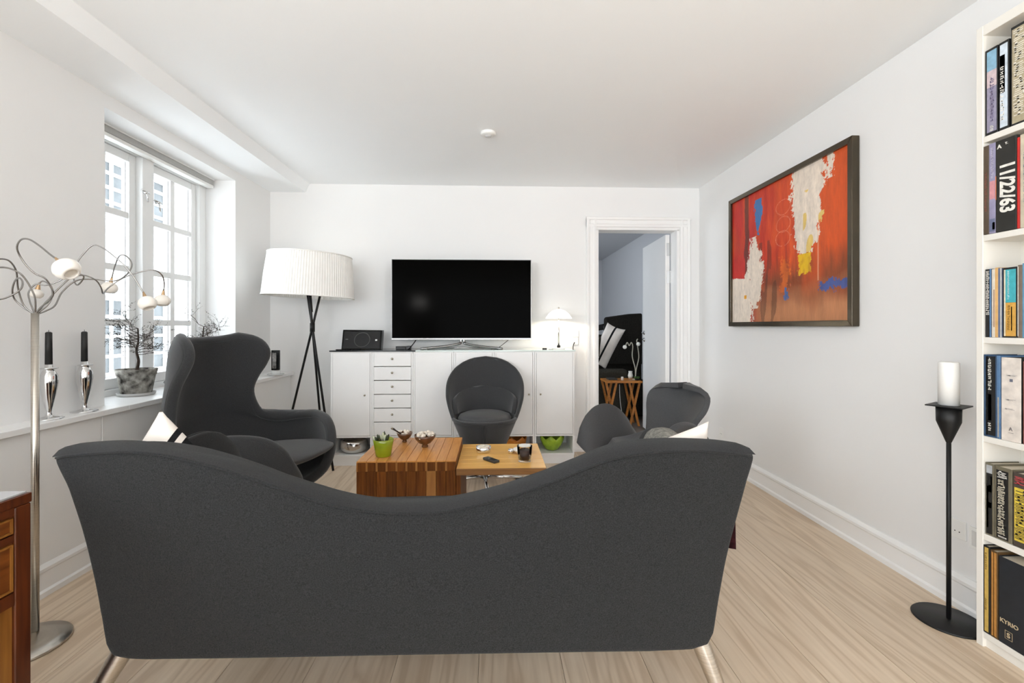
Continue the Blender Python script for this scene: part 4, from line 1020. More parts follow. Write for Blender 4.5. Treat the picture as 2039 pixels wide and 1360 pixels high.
bowl('bowl', (0.1625, 3.85, NZ), [(0, 0), (0.05, 0), (0.08, 0.012), (0.10, 0.045), (0.108, 0.09), (0.108, 0.110), (0.103, 0.110), (0.102, 0.09), (0.094, 0.052), (0.075, 0.02), (0, 0.01)], og, 'amber orange bowl with scalloped rim in the niche beside the green bowl', wob=leafy, n=84)

# ================================================================== THINGS ON THE COFFEE TABLES
# green pot with a succulent
gpt = thing('green_pot', 'lime green glazed pot with dark succulent leaves on the walnut table', 'plant pot', (-0.575, 2.42, TZ))
gl = mat('lime_glaze', (0.26, 0.33, 0.01), 0.15, var=0.15, vscale=10, coat=0.5)
pc = Vector((-0.583, 2.415, TZ + 0.0005))
MB().lathe([(0, 0), (0.037, 0), (0.040, 0.004), (0.049, 0.06), (0.053, 0.088), (0.050, 0.09), (0.046, 0.07), (0, 0.066)], pc, 36).build('pot', gl, gpt, smooth=True)
MB().lathe([(0, 0.076), (0.045, 0.07)], pc, 24).build('soil', mat('soil', (0.03, 0.022, 0.015), 0.95, var=0.4, vscale=80), gpt)
lm = mat('succulent', (0.035, 0.045, 0.02), 0.5, var=0.4, vscale=30); lw = mat('succulent_pale', (0.55, 0.58, 0.42), 0.5, var=0.2, vscale=30)
random.seed(3)
for k in range(16):
    a = random.random() * 6.28; r0 = random.uniform(0.004, 0.034); ln = random.uniform(0.03, 0.055); tl_ = random.uniform(0.15, 0.7)
    p0 = pc + Vector((r0 * math.cos(a), r0 * math.sin(a), 0.072)); d = Vector((math.cos(a) * tl_, math.sin(a) * tl_, 1)).normalized()
    MB().tube([p0, p0 + d * ln * 0.4, p0 + d * ln * 0.8, p0 + d * ln], [0.003, 0.008, 0.006, 0.0008], 6).build('leaf', lw if k % 3 == 0 else lm, gpt, smooth=True)


def nut_bowl(c, r, h, label, m, seed, filler, spoon=False, foot=True):
    random.seed(seed)
    t = thing('snack_bowl', label, 'bowl', c, 'bowls on the walnut table'); c = Vector(c)
    pr = [(0, 0.0), (r * 0.28, 0.0), (r * 0.30, 0.006), (r * 0.22, h * 0.22), (r * 0.55, h * 0.35), (r * 0.86, h * 0.68), (r, h), (r * 0.96, h), (r * 0.80, h * 0.68), (r * 0.5, h * 0.42), (0, h * 0.34)]
    MB().lathe(pr, c, 36).build('bowl', m, t, smooth=True)
    for k in range(filler):
        a = random.random() * 6.28; q_ = math.sqrt(random.random()) * r * 0.82
        s_ = random.uniform(0.008, 0.013)
        MB().lathe([(0, -s_), (s_ * 0.8, -s_ * 0.5), (s_, 0), (s_ * 0.75, s_ * 0.5), (0, s_ * 0.8)], c + Vector((q_ * math.cos(a), q_ * math.sin(a), h * 0.93 + random.uniform(-0.006, 0.012))), 8, axis=(random.uniform(-.6, .6), random.uniform(-.6, .6), 1)).build('shell', mat('sea_shell', (0.78, 0.70, 0.60), 0.4, var=0.2, vscale=50), t, smooth=True)
    if spoon:
        MB().tube([c + Vector((-0.01, -0.01, h * 0.8)), c + Vector((-0.045, -0.02, h * 1.25)), c + Vector((-0.062, -0.025, h * 1.5))], [0.004, 0.004, 0.006], 8).build('spoon', mat('dark_horn', (0.03, 0.015, 0.01), 0.3, var=0.2), t, smooth=True)
    return t
bz_ = mat('coconut_brown', (0.13, 0.055, 0.022), 0.25, var=0.35, vscale=18, coat=0.4)
nut_bowl((-0.392, 2.585, TZ + 0.0005), 0.062, 0.068, 'brown footed bowl heaped with pale shells on the walnut table', bz_, 5, 34)
nut_bowl((-0.528, 2.70, TZ + 0.0005), 0.046, 0.056, 'smaller brown bowl with a dark spoon behind the green pot', bz_, 9, 10, spoon=True)
# tin tray of tealights
tt = thing('tealight_dish', 'round silver dish with pale tealights on the oak table', 'candle dish', (-0.063, 2.63, OZ))
tc_ = Vector((-0.063, 2.63, OZ + 0.0005))
MB().lathe([(0, 0), (0.038, 0), (0.041, 0.003), (0.043, 0.034), (0.040, 0.034), (0.038, 0.006), (0, 0.005)], tc_, 36).build('dish', M_chrome(), tt, smooth=True)
for k in range(4):
    a = k * PI / 2 + 0.4
    MB().lathe([(0, 0.006), (0.015, 0.006), (0.016, 0.033), (0.012, 0.036), (0, 0.034)], tc_ + Vector((0.0195 * math.cos(a), 0.0195 * math.sin(a), 0)), 16).build('tealight', mat('wax_cream', (0.80, 0.74, 0.62), 0.5, var=0.05, vscale=30), tt, smooth=True)
# remote control
rc = thing('remote_control', 'small dark remote control lying askew on the oak table', 'remote', (0.0, 2.44, OZ))
d = Vector((0.62, -0.78, 0)); e = Vector((0.78, 0.62, 0)); c = Vector((-0.018, 2.45, OZ + 0.0075))
MB().obox(c, d * 0.05, e * 0.019, (0, 0, 0.0065)).build('case', mat('remote_grey', (0.05, 0.05, 0.05), 0.35, var=0.1), rc, bevel=0.003)
MB().obox(c - d * 0.02 + Vector((0, 0, 0.0075)), d * 0.012, e * 0.012, (0, 0, 0.0008)).build('button', M_steel(), rc)
MB().obox(c + d * 0.02 + Vector((0, 0, 0.0075)), d * 0.018, e * 0.012, (0, 0, 0.0008)).build('button', M_black(), rc)
# glass candle
gcn = thing('glass_candle', 'clear glass tumbler with dark wax candle at the edge of the oak table', 'candle', (0.16, 2.44, OZ))
gc_ = Vector((0.162, 2.44, OZ + 0.0005))
MB().lathe([(0, 0), (0.032, 0), (0.034, 0.004), (0.041, 0.085), (0.0385, 0.085), (0.032, 0.012), (0, 0.011)], gc_, 36).build('tumbler', mat('thin_glass', (0.93, 0.95, 0.95), 0.02, trans=1.0, ior=1.08, var=0.01), gcn, smooth=True)
MB().lathe([(0, 0.0125), (0.0312, 0.0125), (0.0348, 0.050), (0, 0.050)], gc_, 36).build('wax', mat('dark_wax', (0.05, 0.025, 0.02), 0.4, var=0.2, vscale=20), gcn, smooth=True)
MB().tube([gc_ + Vector((0, 0, 0.058)), gc_ + Vector((0.002, 0, 0.068))], 0.0012, 6).build('wick', M_black(), gcn)
# pale dish behind it
o = MB().lathe([(0, 0), (0.03, 0), (0.05, 0.018), (0.053, 0.024), (0.049, 0.023), (0.03, 0.006), (0, 0.005)], (0.158, 2.60, OZ + 0.0005), 32).build('dish', mat('shell_white', (0.82, 0.80, 0.76), 0.3, var=0.08, vscale=30), smooth=True)
tag(o, 'small white porcelain dish behind the glass candle on the oak table', 'dish')
# crumpled dark napkin ring beside it
o = MB().lathe([(0.014, 0), (0.018, 0.006), (0.018, 0.018), (0.013, 0.024), (0.010, 0.018), (0.010, 0.004)], (0.095, 2.60, OZ + 0.0005), 20).build('napkin_ring', M_chrome(), smooth=True)
tag(o, 'small shiny metal ring beside the white dish on the oak table', 'ornament')

# ================================================================== THINGS ON THE SILL
SZ_ = SILLZ + 0.0006
for k, (px, yb, lab) in enumerate(((97, 828, 'silver vase-shaped candlestick with black candle beside the branch lamp pole'), (168, 814, 'silver vase-shaped candlestick with black candle beside the window reveal'))):
    c = at(px, yb, X=-1.925); c.z = SZ_
    cs_ = thing('candlestick', lab, 'candlestick', c, 'silver candlesticks on the sill')
    MB().lathe([(0, 0), (0.050, 0.0), (0.051, 0.003), (0.030, 0.007), (0.012, 0.013), (0.009, 0.03), (0.013, 0.05), (0.024, 0.105), (0.0305, 0.155), (0.030, 0.185), (0.022, 0.205), (0.016, 0.213), (0.030, 0.217), (0.032, 0.220), (0.014, 0.222), (0.013, 0.235), (0, 0.235)], c, 36).build('stick', M_chrome(), cs_, smooth=True)
    cd = MB().lathe([(0, 0.2355), (0.0125, 0.2355), (0.0115, 0.372), (0.006, 0.376), (0, 0.376)], c, 18).build('candle', mat('black_wax', (0.012, 0.012, 0.012), 0.5, var=0.1, vscale=20), cs_, smooth=True)
    MB().tube([c + Vector((0, 0, 0.376)), c + Vector((0, 0, 0.384))], 0.001, 6).build('wick', M_black(), cd)

barkm = mat('bonsai_bark', (0.045, 0.030, 0.022), 0.9, var=0.4, vscale=60, bump=0.6, bscale=120)
leafm = mat('bonsai_leaf', (0.06, 0.062, 0.05), 0.7, var=0.5, vscale=40)
mossy = mat('mossy_terracotta', (0.115, 0.10, 0.085), 0.9, var=0.75, vscale=26, bump=0.5, bscale=60, col2=(0.42, 0.40, 0.36), spec=0.1)


def bonsai(c, lab, seed, H, spread, lean):
    random.seed(seed); c = Vector(c)
    t = thing('bonsai', lab, 'potted tree', c, 'bonsai trees in the window')
    MB().lathe([(0, 0), (0.082, 0), (0.088, 0.004), (0.092, 0.016), (0.086, 0.017), (0.08, 0.008), (0, 0.007)], c, 40).build('saucer', mat('saucer_grey', (0.48, 0.47, 0.46), 0.6, var=0.06, vscale=12), t, smooth=True)
    MB().lathe([(0, 0.009), (0.068, 0.009), (0.072, 0.013), (0.090, 0.115), (0.093, 0.117), (0.101, 0.150), (0.098, 0.153), (0.089, 0.15), (0.086, 0.138), (0, 0.138)], c, 40).build('pot', mossy, t, smooth=True)
    tw = MB(); lf = MB()
    base = c + Vector((0, 0, 0.138))
    trunk = crpath([base, base + Vector((0.008, 0.004, 0.06)), base + Vector((-0.006, 0.006, 0.12)), base + Vector((0.010, 0.0, 0.17)), base + Vector((lean * 0.3, 0.01, H))], 5)
    n = len(trunk); MB().tube(trunk, [lerp(0.009, 0.0035, i / (n - 1)) for i in range(n)], 8).build('trunk', barkm, t, smooth=True)
    def grow(p, d, ln, r, lev):
        q_ = p; pts = [p]; dd = d.copy()
        for _ in range(4):
            dd = (dd + Vector((random.uniform(-.5, .5), random.uniform(-.5, .5), random.uniform(-.28, .30)))).normalized()
            q_ = q_ + dd * ln / 4; pts.append(q_)
        tw.tube(pts, [lerp(r, r * 0.5, i / 4) for i in range(5)], 4, caps=False)
        if lev > 0:
            for k in range(4 if lev > 1 else 3):
                s0 = random.randint(1, 4); nd = (dd + Vector((random.uniform(-1.1, 1.1), random.uniform(-1.1, 1.1), random.uniform(-.55, .7)))).normalized()
                grow(pts[s0], nd, ln * random.uniform(0.5, 0.8), r * 0.6, lev - 1)
        else:
            for k in range(3):
                pp = pts[random.randint(1, 4)]; a = Vector((random.uniform(-1, 1), random.uniform(-1, 1), random.uniform(-.5, 1))).normalized() * 0.009
                b2 = a.orthogonal().normalized() * 0.0025
                lf.v += [pp, pp + a * 0.5 + b2, pp + a, pp + a * 0.5 - b2]; m_ = len(lf.v); lf.face([m_ - 4, m_ - 3, m_ - 2, m_ - 1])
    for k in range(20):
        i = random.randint(int(n * 0.40), n - 1); a = random.random() * 6.28
        d = Vector((math.cos(a) * 0.55 + lean * 0.5, math.sin(a) * 1.3, random.uniform(-0.15, 0.55))).normalized()
        grow(trunk[i], d, spread * random.uniform(0.5, 1.0), 0.0019, 2)
    xmin = -2.185
    for b_ in (tw, lf):
        for p in b_.v:
            if p.x < xmin: p.x = xmin + (p.x - xmin) * 0.05
    tag(tw.build('twigs', barkm, t, smooth=True, fixn=False), None, kind='stuff'); tag(lf.build('leaves', leafm, t, fixn=False), None, kind='stuff')
    return t


bonsai((-2.085, 2.735, SZ_), 'leafless-looking bonsai in a weathered mossy terracotta pot on the window sill', 21, 0.25, 0.17, 0.0)
bonsai((-2.075, 3.30, SZ_), 'second bonsai standing behind the egg chair wing at the end of the window', 33, 0.26, 0.15, 0.05)
# faceted grey ornament
c = Vector((-2.03, 2.99, SZ_))
o = MB().lathe([(0, 0.0), (0.045, 0.0), (0.075, 0.03), (0.085, 0.042), (0.018, 0.115), (0.012, 0.118), (0, 0.116)], c, 4).build('lantern', mat('slate_glass', (0.10, 0.11, 0.12), 0.15, var=0.15, vscale=10))
tag(o, 'dark grey faceted pyramid lantern on the sill half hidden by the egg chair', 'lantern')
# little framed thing on a glass disc in the corner
c = at(549, 739, Y=3.80); c.z = SZ_
pf = thing('photo_stand', 'small black picture block on a round glass plate on the corner shelf', 'ornament', c)
MB().lathe([(0, 0), (0.05, 0), (0.065, 0.008), (0.062, 0.011), (0.048, 0.004), (0, 0.004)], c, 32).build('plate', mat('plate_glass', (0.72, 0.74, 0.74), 0.08, var=0.03), pf, smooth=True)
MB().lathe([(0, 0.0045), (0.035, 0.0045), (0.035, 0.035), (0.01, 0.04), (0, 0.04)], c, 24).build('foot', mat('plate_glass', (0.72, 0.74, 0.74), 0.08), pf, smooth=True)
MB().box(c.x - 0.032, c.x + 0.032, c.y - 0.012, c.y + 0.012, c.z + 0.041, c.z + 0.205).build('block', M_gloss(), pf, bevel=0.004)
MB().box(c.x - 0.022, c.x + 0.010, c.y - 0.014, c.y - 0.0125, c.z + 0.055, c.z + 0.185).build('picture', mat('dark_picture', (0.05, 0.05, 0.05), 0.3, var=0.9, vscale=40, col2=(0.35, 0.34, 0.33)), pf)

# ================================================================== RIGHT WALL
# floor candle holder
c = Vector((1.744, 1.682, 0))
ch = thing('floor_candle_holder', 'tall black metal candle holder on a round foot beside the bookcase', 'candle holder', c)
MB().lathe([(0, 0), (0.108, 0), (0.109, 0.004), (0.105, 0.008), (0, 0.009)], c + Vector((-0.003, 0, 0)), 64).build('foot_plate', M_black(), ch, smooth=True)
MB().tube([c + Vector((0, 0, 0.008)), c + Vector((0, 0, 0.70))], 0.0075, 16).build('rod', M_black(), ch, smooth=True)
MB().lathe([(0.0085, 0.685), (0.012, 0.695), (0.037, 0.765), (0.038, 0.822), (0, 0.822)], c, 32).build('cup', M_black(), ch, smooth=True)
a_ = 0.5; ex = Vector((math.cos(a_), math.sin(a_), 0)); ey = Vector((-math.sin(a_), math.cos(a_), 0))
MB().obox(c + Vector((0, 0, 0.826)), ex * 0.055, ey * 0.055, (0, 0, 0.0025)).build('drip_plate', M_black(), ch, bevel=0.001)
o = MB().lathe([(0, 0.8292), (0.0315, 0.8292), (0.0315, 0.99), (0.027, 0.994), (0, 0.990)], c, 32).build('pillar_candle', mat('white_wax', (0.83, 0.82, 0.79), 0.5, var=0.02, vscale=12), smooth=True)
tag(o, 'thick white pillar candle standing in the tall black holder', 'candle')
# sockets
for nm, y0, y1, z0, z1, lab, sw in (('wall_socket', 1.735, 1.80, 0.275, 0.35, 'white wall socket behind the black candle holder rod', False), ('wall_socket', 1.655, 1.722, 0.262, 0.345, 'white framed wall socket between candle holder and bookcase', True), ('wall_socket', 3.655, 3.715, 0.215, 0.295, 'small white wall socket low on the painting wall behind the lounge chair', False)):
    t = thing(nm, lab, 'wall socket', (XR, (y0 + y1) / 2, z0), 'white wall sockets')
    MB().box(XR - 0.007, XR - 0.0005, y0, y1, z0, z1).build('plate', M_white(), t, bevel=0.002)
    if sw: MB().box(XR - 0.010, XR - 0.0072, y0 + 0.012, y1 - 0.012, z0 + 0.012, z1 - 0.012).build('rocker', mat('socket_grey', (0.68, 0.68, 0.67), 0.4, var=0.01), t, bevel=0.002)
    else:
        for k in (-1, 1): MB().lathe([(0, 0), (0.0025, 0), (0.0025, 0.0004), (0, 0.0004)], (XR - 0.0072, (y0 + y1) / 2 + k * 0.009, (z0 + z1) / 2 - 0.01), 10, axis=(-1, 0, 0)).build('pin_hole', M_black(), t)
# smoke detector
sd = thing('smoke_detector', 'small white round smoke detector on the ceiling', 'smoke detector', (-0.04, 2.97, ZC))
MB().lathe([(0.048, 0.0), (0.050, -0.012), (0.046, -0.018), (0.030, -0.022), (0, -0.023)], (-0.04, 2.97, ZC - 0.0005), 36).build('cover', M_white(), sd, smooth=True)
MB().lathe([(0.022, -0.0225), (0.020, -0.028), (0, -0.029)], (-0.04, 2.97, ZC), 24).build('sensor', mat('sensor_grey', (0.6, 0.6, 0.6), 0.4, var=0.02), sd, smooth=True)

# ================================================================== BOOKS
def book(shelf, y0, th, h, spine, label, x0=BX0 + 0.006, deco=None, pages=(0.62, 0.57, 0.48), cover=None, rough=0.45):
    """book standing on a shelf, spine towards -x, from y0 down to y0-th"""
    z = SH[shelf] + 0.0006; y1 = y0 - th; dep = 0.122
    t = thing('book', label, 'book', (x0, (y0 + y1) / 2, z), 'books in the bookcase')
    nm = 'cover_%02x%02x%02x' % tuple(int(c * 255) for c in spine)
    m = mat(nm, spine, rough, var=0.15, vscale=30); mc = m
    if cover: mc = mat('cover_%02x%02x%02x' % tuple(int(c * 255) for c in cover), cover, rough, var=0.15, vscale=30)
    cv_ = MB().box(x0 + 0.0022, x0 + dep, y1, y1 + 0.0015, z, z + h).box(x0 + 0.0022, x0 + dep, y0 - 0.0015, y0, z, z + h)
    cv_.build('cover', mc, t)
    MB().box(x0, x0 + 0.002, y1, y0, z, z + h).build('spine', m, t, bevel=0.0008, seg=1)
    MB().box(x0 + 0.003, x0 + dep - 0.003, y1 + 0.0016, y0 - 0.0016, z + 0.003, z + h - 0.004).build('pages', mat('paper', pages, 0.9, var=0.08, vscale=200, stretch=(1, 8, 1)), t)
    if deco:
        for d in deco:
            if d[0] == 'band':      # band: colour, f0, f1 (height fractions), g0, g1 (width fractions from the far edge)
                _, col, f0, f1, g0, g1 = d
                MB().box(x0 - 0.0006, x0 - 0.0001, y0 - th * g1, y0 - th * g0, z + h * f0, z + h * f1).build('print', mat('ink_%02x%02x%02x' % tuple(int(c * 255) for c in col), col, 0.5, var=0.12, vscale=60), t)
            elif d[0] == 'glyph':   # row of small illegible marks running down the spine
                _, col, f0, f1, g0, g1, n, sd_ = d; random.seed(sd_); b_ = MB()
                for k in range(n):
                    za = z + h * lerp(f1, f0, k / n); zb = za - h * (f1 - f0) / n * 0.72
                    ya, yb = y0 - th * g0, y0 - th * g1; w = (ya - yb)
                    b_.box(x0 - 0.0010, x0 - 0.0007, ya - w * random.uniform(0.75, 1.0), ya - w * random.uniform(0.0, 0.15), zb, zb + (za - zb) * 0.35)
                    if random.random() < 0.75: b_.box(x0 - 0.0010, x0 - 0.0007, ya - w * random.uniform(0.75, 1.0), ya - w * random.uniform(0.0, 0.2), za - (za - zb) * 0.3, za)
                    yy = ya - w * random.random() * 0.8; b_.box(x0 - 0.0010, x0 - 0.0007, yy - w * 0.2, yy, zb, za)
                b_.build('print', mat('ink_%02x%02x%02x' % tuple(int(c * 255) for c in col), col, 0.5, var=0.12, vscale=60), t)
            elif d[0] == 'text':    # text: string, colour, f (height fraction), g (width fraction), size, vertical?, bold
                _, s_, col, f, g, size, vert, bold = d
                yc = y0 - th * g; zc = z + h * f
                X_ = Vector((0, 0, -1)) if vert else Vector((0, -1, 0)); Z_ = Vector((-1, 0, 0)); Y_ = Z_.cross(X_)
                mw = Matrix((( X_.x, Y_.x, Z_.x, x0 - 0.0011), (X_.y, Y_.y, Z_.y, yc), (X_.z, Y_.z, Z_.z, zc), (0, 0, 0, 1)))
                if vert: mw = mw @ Matrix.Diagonal((0.80, 1.0, 1.0, 1.0))
                text_mesh(s_, size, mat('ink_%02x%02x%02x' % tuple(int(c * 255) for c in col), col, 0.5, var=0.12, vscale=60), mw, t, bold=bold)
    return y1


K = (0.012, 0.012, 0.012); Wt = (0.80, 0.78, 0.72); BR = (0.10, 0.07, 0.045); OL = (0.16, 0.14, 0.095); NAV = (0.03, 0.07, 0.14)
E0 = BY1 - 0.022 - 0.002
# top shelf
y = book(5, E0, 0.040, 0.300, K, 'black book with a pale blue and lilac sky spine on the top shelf', deco=[('band', (0.30, 0.28, 0.38), 0.03, 0.55, 0.16, 0.92), ('band', (0.62, 0.50, 0.52), 0.55, 0.74, 0.16, 0.92), ('band', (0.25, 0.45, 0.60), 0.74, 0.97, 0.16, 0.92), ('glyph', (0.16, 0.13, 0.24), 0.14, 0.66, 0.4, 0.75, 14, 1), ('glyph', Wt, 0.03, 0.10, 0.35, 0.7, 2, 2)])
y = book(5, y - 0.004, 0.030, 0.300, K, 'black book with white and light blue spine on the top shelf', deco=[('band', (0.62, 0.70, 0.78), 0.03, 0.97, 0.12, 0.88), ('band', (0.09, 0.085, 0.07), 0.42, 0.85, 0.12, 0.62), ('glyph', Wt, 0.10, 0.72, 0.12, 0.55, 12, 3)])
y = book(5, y - 0.006, 0.050, 0.330, K, 'thick beige-spined book with dark print on the top shelf', deco=[('band', (0.42, 0.36, 0.24), 0.02, 0.97, 0.08, 0.98), ('glyph', (0.72, 0.68, 0.58), 0.08, 0.95, 0.15, 0.85, 22, 4)])
y = book(5, y - 0.002, 0.030, 0.285, (0.20, 0.06, 0.05), 'dull red book next to the beige one on the top shelf')
# second shelf
y = book(4, E0 + 0.001, 0.017, 0.310, BR, 'thin dark brown book at the end of the second shelf', x0=BX0 + 0.001, deco=[('glyph', (0.25, 0.08, 0.05), 0.25, 0.7, 0.25, 0.7, 12, 5)])
y = book(4, y - 0.001, 0.020, 0.312, (0.30, 0.28, 0.42), 'lilac and pink book beside the thick black one', x0=BX0 + 0.001, deco=[('band', (0.62, 0.28, 0.30), 0.38, 0.58, 0.1, 0.95), ('band', (0.14, 0.16, 0.26), 0.02, 0.16, 0.1, 0.95), ('band', (0.2, 0.36, 0.6), 0.04, 0.12, 0.55, 0.95), ('glyph', (0.55, 0.52, 0.64), 0.6, 0.95, 0.3, 0.75, 9, 6)])
y = book(4, y - 0.001, 0.062, 0.312, (0.018, 0.017, 0.014), 'thick black book with large white number title on the second shelf', x0=BX0 + 0.001,
         deco=[('text', '11/22/63', Wt, 0.47, 0.55, 0.060, True, 0.0022), ('text', 'A', Wt, 0.93, 0.20, 0.018, False, 0.0008), ('text', 'T.', Wt, 0.945, 0.55, 0.010, False, 0.0004), ('band', (0.75, 0.2, 0.05), 0.36, 0.62, 0.0, 0.03)])
y = book(4, y - 0.002, 0.007, 0.30, (0.55, 0.02, 0.015), 'thin bright red book on the second shelf', x0=BX0 + 0.001)
y = book(4, y - 0.002, 0.030, 0.305, (0.60, 0.52, 0.40), 'cream book with faded print beside the red one', x0=BX0 + 0.001, deco=[('glyph', (0.25, 0.28, 0.3), 0.2, 0.8, 0.3, 0.8, 14, 7)])
# third shelf
y = book(3, E0 - 0.001, 0.019, 0.238, K, 'black and white paperback with blue edge on the third shelf', deco=[('band', (0.10, 0.22, 0.42), 0.0, 1.0, 0.75, 1.0), ('glyph', Wt, 0.32, 0.97, 0.1, 0.7, 22, 8)])
y = book(3, y - 0.001, 0.010, 0.236, (0.72, 0.66, 0.56), 'thin cream paperback on the third shelf', deco=[('band', (0.40, 0.24, 0.14), 0.15, 0.7, 0.6, 0.95)])
y = book(3, y - 0.0005, 0.009, 0.240, (0.70, 0.42, 0.16), 'thin orange booklet on the third shelf')
y = book(3, y - 0.0005, 0.011, 0.237, (0.14, 0.18, 0.28), 'thin slate blue paperback on the third shelf', deco=[('band', (0.62, 0.60, 0.55), 0.0, 1.0, 0.7, 1.0)])
y = book(3, y - 0.004, 0.040, 0.236, K, 'black book with turquoise and orange spine on the third shelf', deco=[('band', (0.06, 0.42, 0.48), 0.50, 0.97, 0.22, 0.97), ('band', (0.66, 0.36, 0.07), 0.02, 0.497, 0.22, 0.97), ('band', (0.78, 0.72, 0.55), 0.02, 0.97, 0.10, 0.2), ('glyph', (0.55, 0.74, 0.74), 0.54, 0.95, 0.35, 0.5, 16, 9), ('glyph', (0.22, 0.12, 0.02), 0.10, 0.46, 0.35, 0.55, 10, 10), ('band', (0.72, 0.66, 0.70), 0.10, 0.44, 0.62, 0.70)])
y = book(3, y - 0.004, 0.012, 0.240, (0.20, 0.15, 0.11), 'brown paperback beside the turquoise spine', deco=[('band', Wt, 0.02, 0.98, 0.0, 0.15)])
y = book(3, y - 0.001, 0.022, 0.244, (0.14, 0.32, 0.48), 'sky blue book on the third shelf')
# fourth shelf
y = book(2, E0 + 0.001, 0.041, 0.286, NAV, 'navy book with black and white lettered spine on the fourth shelf', x0=BX0 + 0.002, deco=[('band', K, 0.02, 0.98, 0.18, 0.92), ('band', (0.50, 0.45, 0.33), 0.02, 0.98, 0.24, 0.30), ('glyph', Wt, 0.56, 0.96, 0.34, 0.62, 9, 11), ('band', (0.10, 0.42, 0.62), 0.20, 0.52, 0.34, 0.62), ('glyph', Wt, 0.06, 0.17, 0.34, 0.62, 2, 12)])
y = book(2, y - 0.0005, 0.011, 0.284, (0.10, 0.20, 0.36), 'slim blue book between two dark ones on the fourth shelf', x0=BX0 + 0.002, deco=[('band', (0.42, 0.36, 0.28), 0.02, 0.5, 0.3, 0.6)])
y = book(2, y - 0.003, 0.058, 0.280, (0.72, 0.66, 0.60), 'thick cream white book with small grey print on the fourth shelf', x0=BX0 + 0.002, cover=K,
         deco=[('glyph', (0.35, 0.33, 0.33), 0.775, 0.79, 0.25, 0.85, 1, 13), ('band', (0.14, 0.15, 0.2), 0.71, 0.745, 0.44, 0.6), ('glyph', (0.42, 0.38, 0.36), 0.48, 0.50, 0.2, 0.75, 1, 14), ('glyph', (0.42, 0.38, 0.36), 0.37, 0.39, 0.2, 0.7, 1, 15), ('text', 'A', (0.2, 0.18, 0.18), 0.145, 0.5, 0.016, False, 0.0003), ('glyph', (0.42, 0.38, 0.36), 0.095, 0.105, 0.35, 0.7, 1, 16)])
y = book(2, y - 0.002, 0.030, 0.27, (0.20, 0.08, 0.07), 'brown red book next to the thick cream one')
# fifth shelf
y = book(1, E0 - 0.001, 0.028, 0.252, OL, 'olive book with black and yellow spine on the fifth shelf', deco=[('band', K, 0.02, 0.86, 0.12, 0.78), ('band', (0.42, 0.44, 0.46), 0.86, 0.97, 0.12, 0.78), ('band', (0.72, 0.56, 0.03), 0.10, 0.68, 0.16, 0.36), ('band', (0.72, 0.56, 0.03), 0.38, 0.46, 0.36, 0.72), ('band', (0.72, 0.56, 0.03), 0.60, 0.70, 0.36, 0.72), ('band', (0.66, 0.64, 0.58), 0.70, 0.82, 0.62, 0.78)])
y = book(1, y - 0.002, 0.052, 0.250, OL, 'olive book with bold white lettering on black on the fifth shelf', deco=[('band', K, 0.02, 0.95, 0.1, 0.8), ('glyph', Wt, 0.84, 0.94, 0.14, 0.74, 3, 17), ('glyph', (0.72, 0.66, 0.52), 0.07, 0.82, 0.16, 0.62, 20, 18), ('glyph', Wt, 0.03, 0.055, 0.16, 0.7, 1, 19)])
y = book(1, y - 0.004, 0.045, 0.245, (0.07, 0.055, 0.045), 'dark book with yellow block lettering on the fifth shelf', deco=[('band', (0.68, 0.52, 0.06), 0.08, 0.80, 0.08, 0.95), ('glyph', (0.06, 0.05, 0.03), 0.10, 0.78, 0.1, 0.85, 16, 20), ('glyph', (0.55, 0.06, 0.07), 0.84, 0.95, 0.08, 0.95, 3, 21)])
# bottom shelf
y = book(0, E0 + 0.0015, 0.021, 0.306, K, 'black book with a gold yellow spine on the bottom shelf', x0=BX0 + 0.001, deco=[('band', (0.56, 0.38, 0.09), 0.02, 0.98, 0.22, 0.80), ('glyph', (0.12, 0.08, 0.02), 0.72, 0.92, 0.3, 0.55, 8, 22), ('glyph', (0.12, 0.08, 0.02), 0.26, 0.40, 0.3, 0.55, 6, 23)])
y = book(0, y - 0.002, 0.023, 0.300, (0.10, 0.055, 0.02), 'brown book with an orange ochre spine on the bottom shelf', x0=BX0 + 0.001, deco=[('band', (0.46, 0.21, 0.05), 0.02, 0.98, 0.18, 0.85), ('band', (0.30, 0.13, 0.03), 0.02, 0.98, 0.42, 0.5)])
y = book(0, y - 0.003, 0.080, 0.292, (0.014, 0.018, 0.024), 'large black volume with gold lettering and emblem on the bottom shelf', x0=BX0 + 0.001,
         deco=[('text', 'KYRIO', (0.55, 0.44, 0.28), 0.265, 0.40, 0.019, False, 0.0004), ('text', 'S', (0.60, 0.48, 0.30), 0.125, 0.38, 0.022, False, 0.0006),
               ('band', (0.50, 0.40, 0.25), 0.078, 0.082, 0.24, 0.52), ('band', (0.50, 0.40, 0.25), 0.170, 0.174, 0.24, 0.52), ('band', (0.50, 0.40, 0.25), 0.078, 0.174, 0.24, 0.255), ('band', (0.50, 0.40, 0.25), 0.078, 0.174, 0.505, 0.52)])

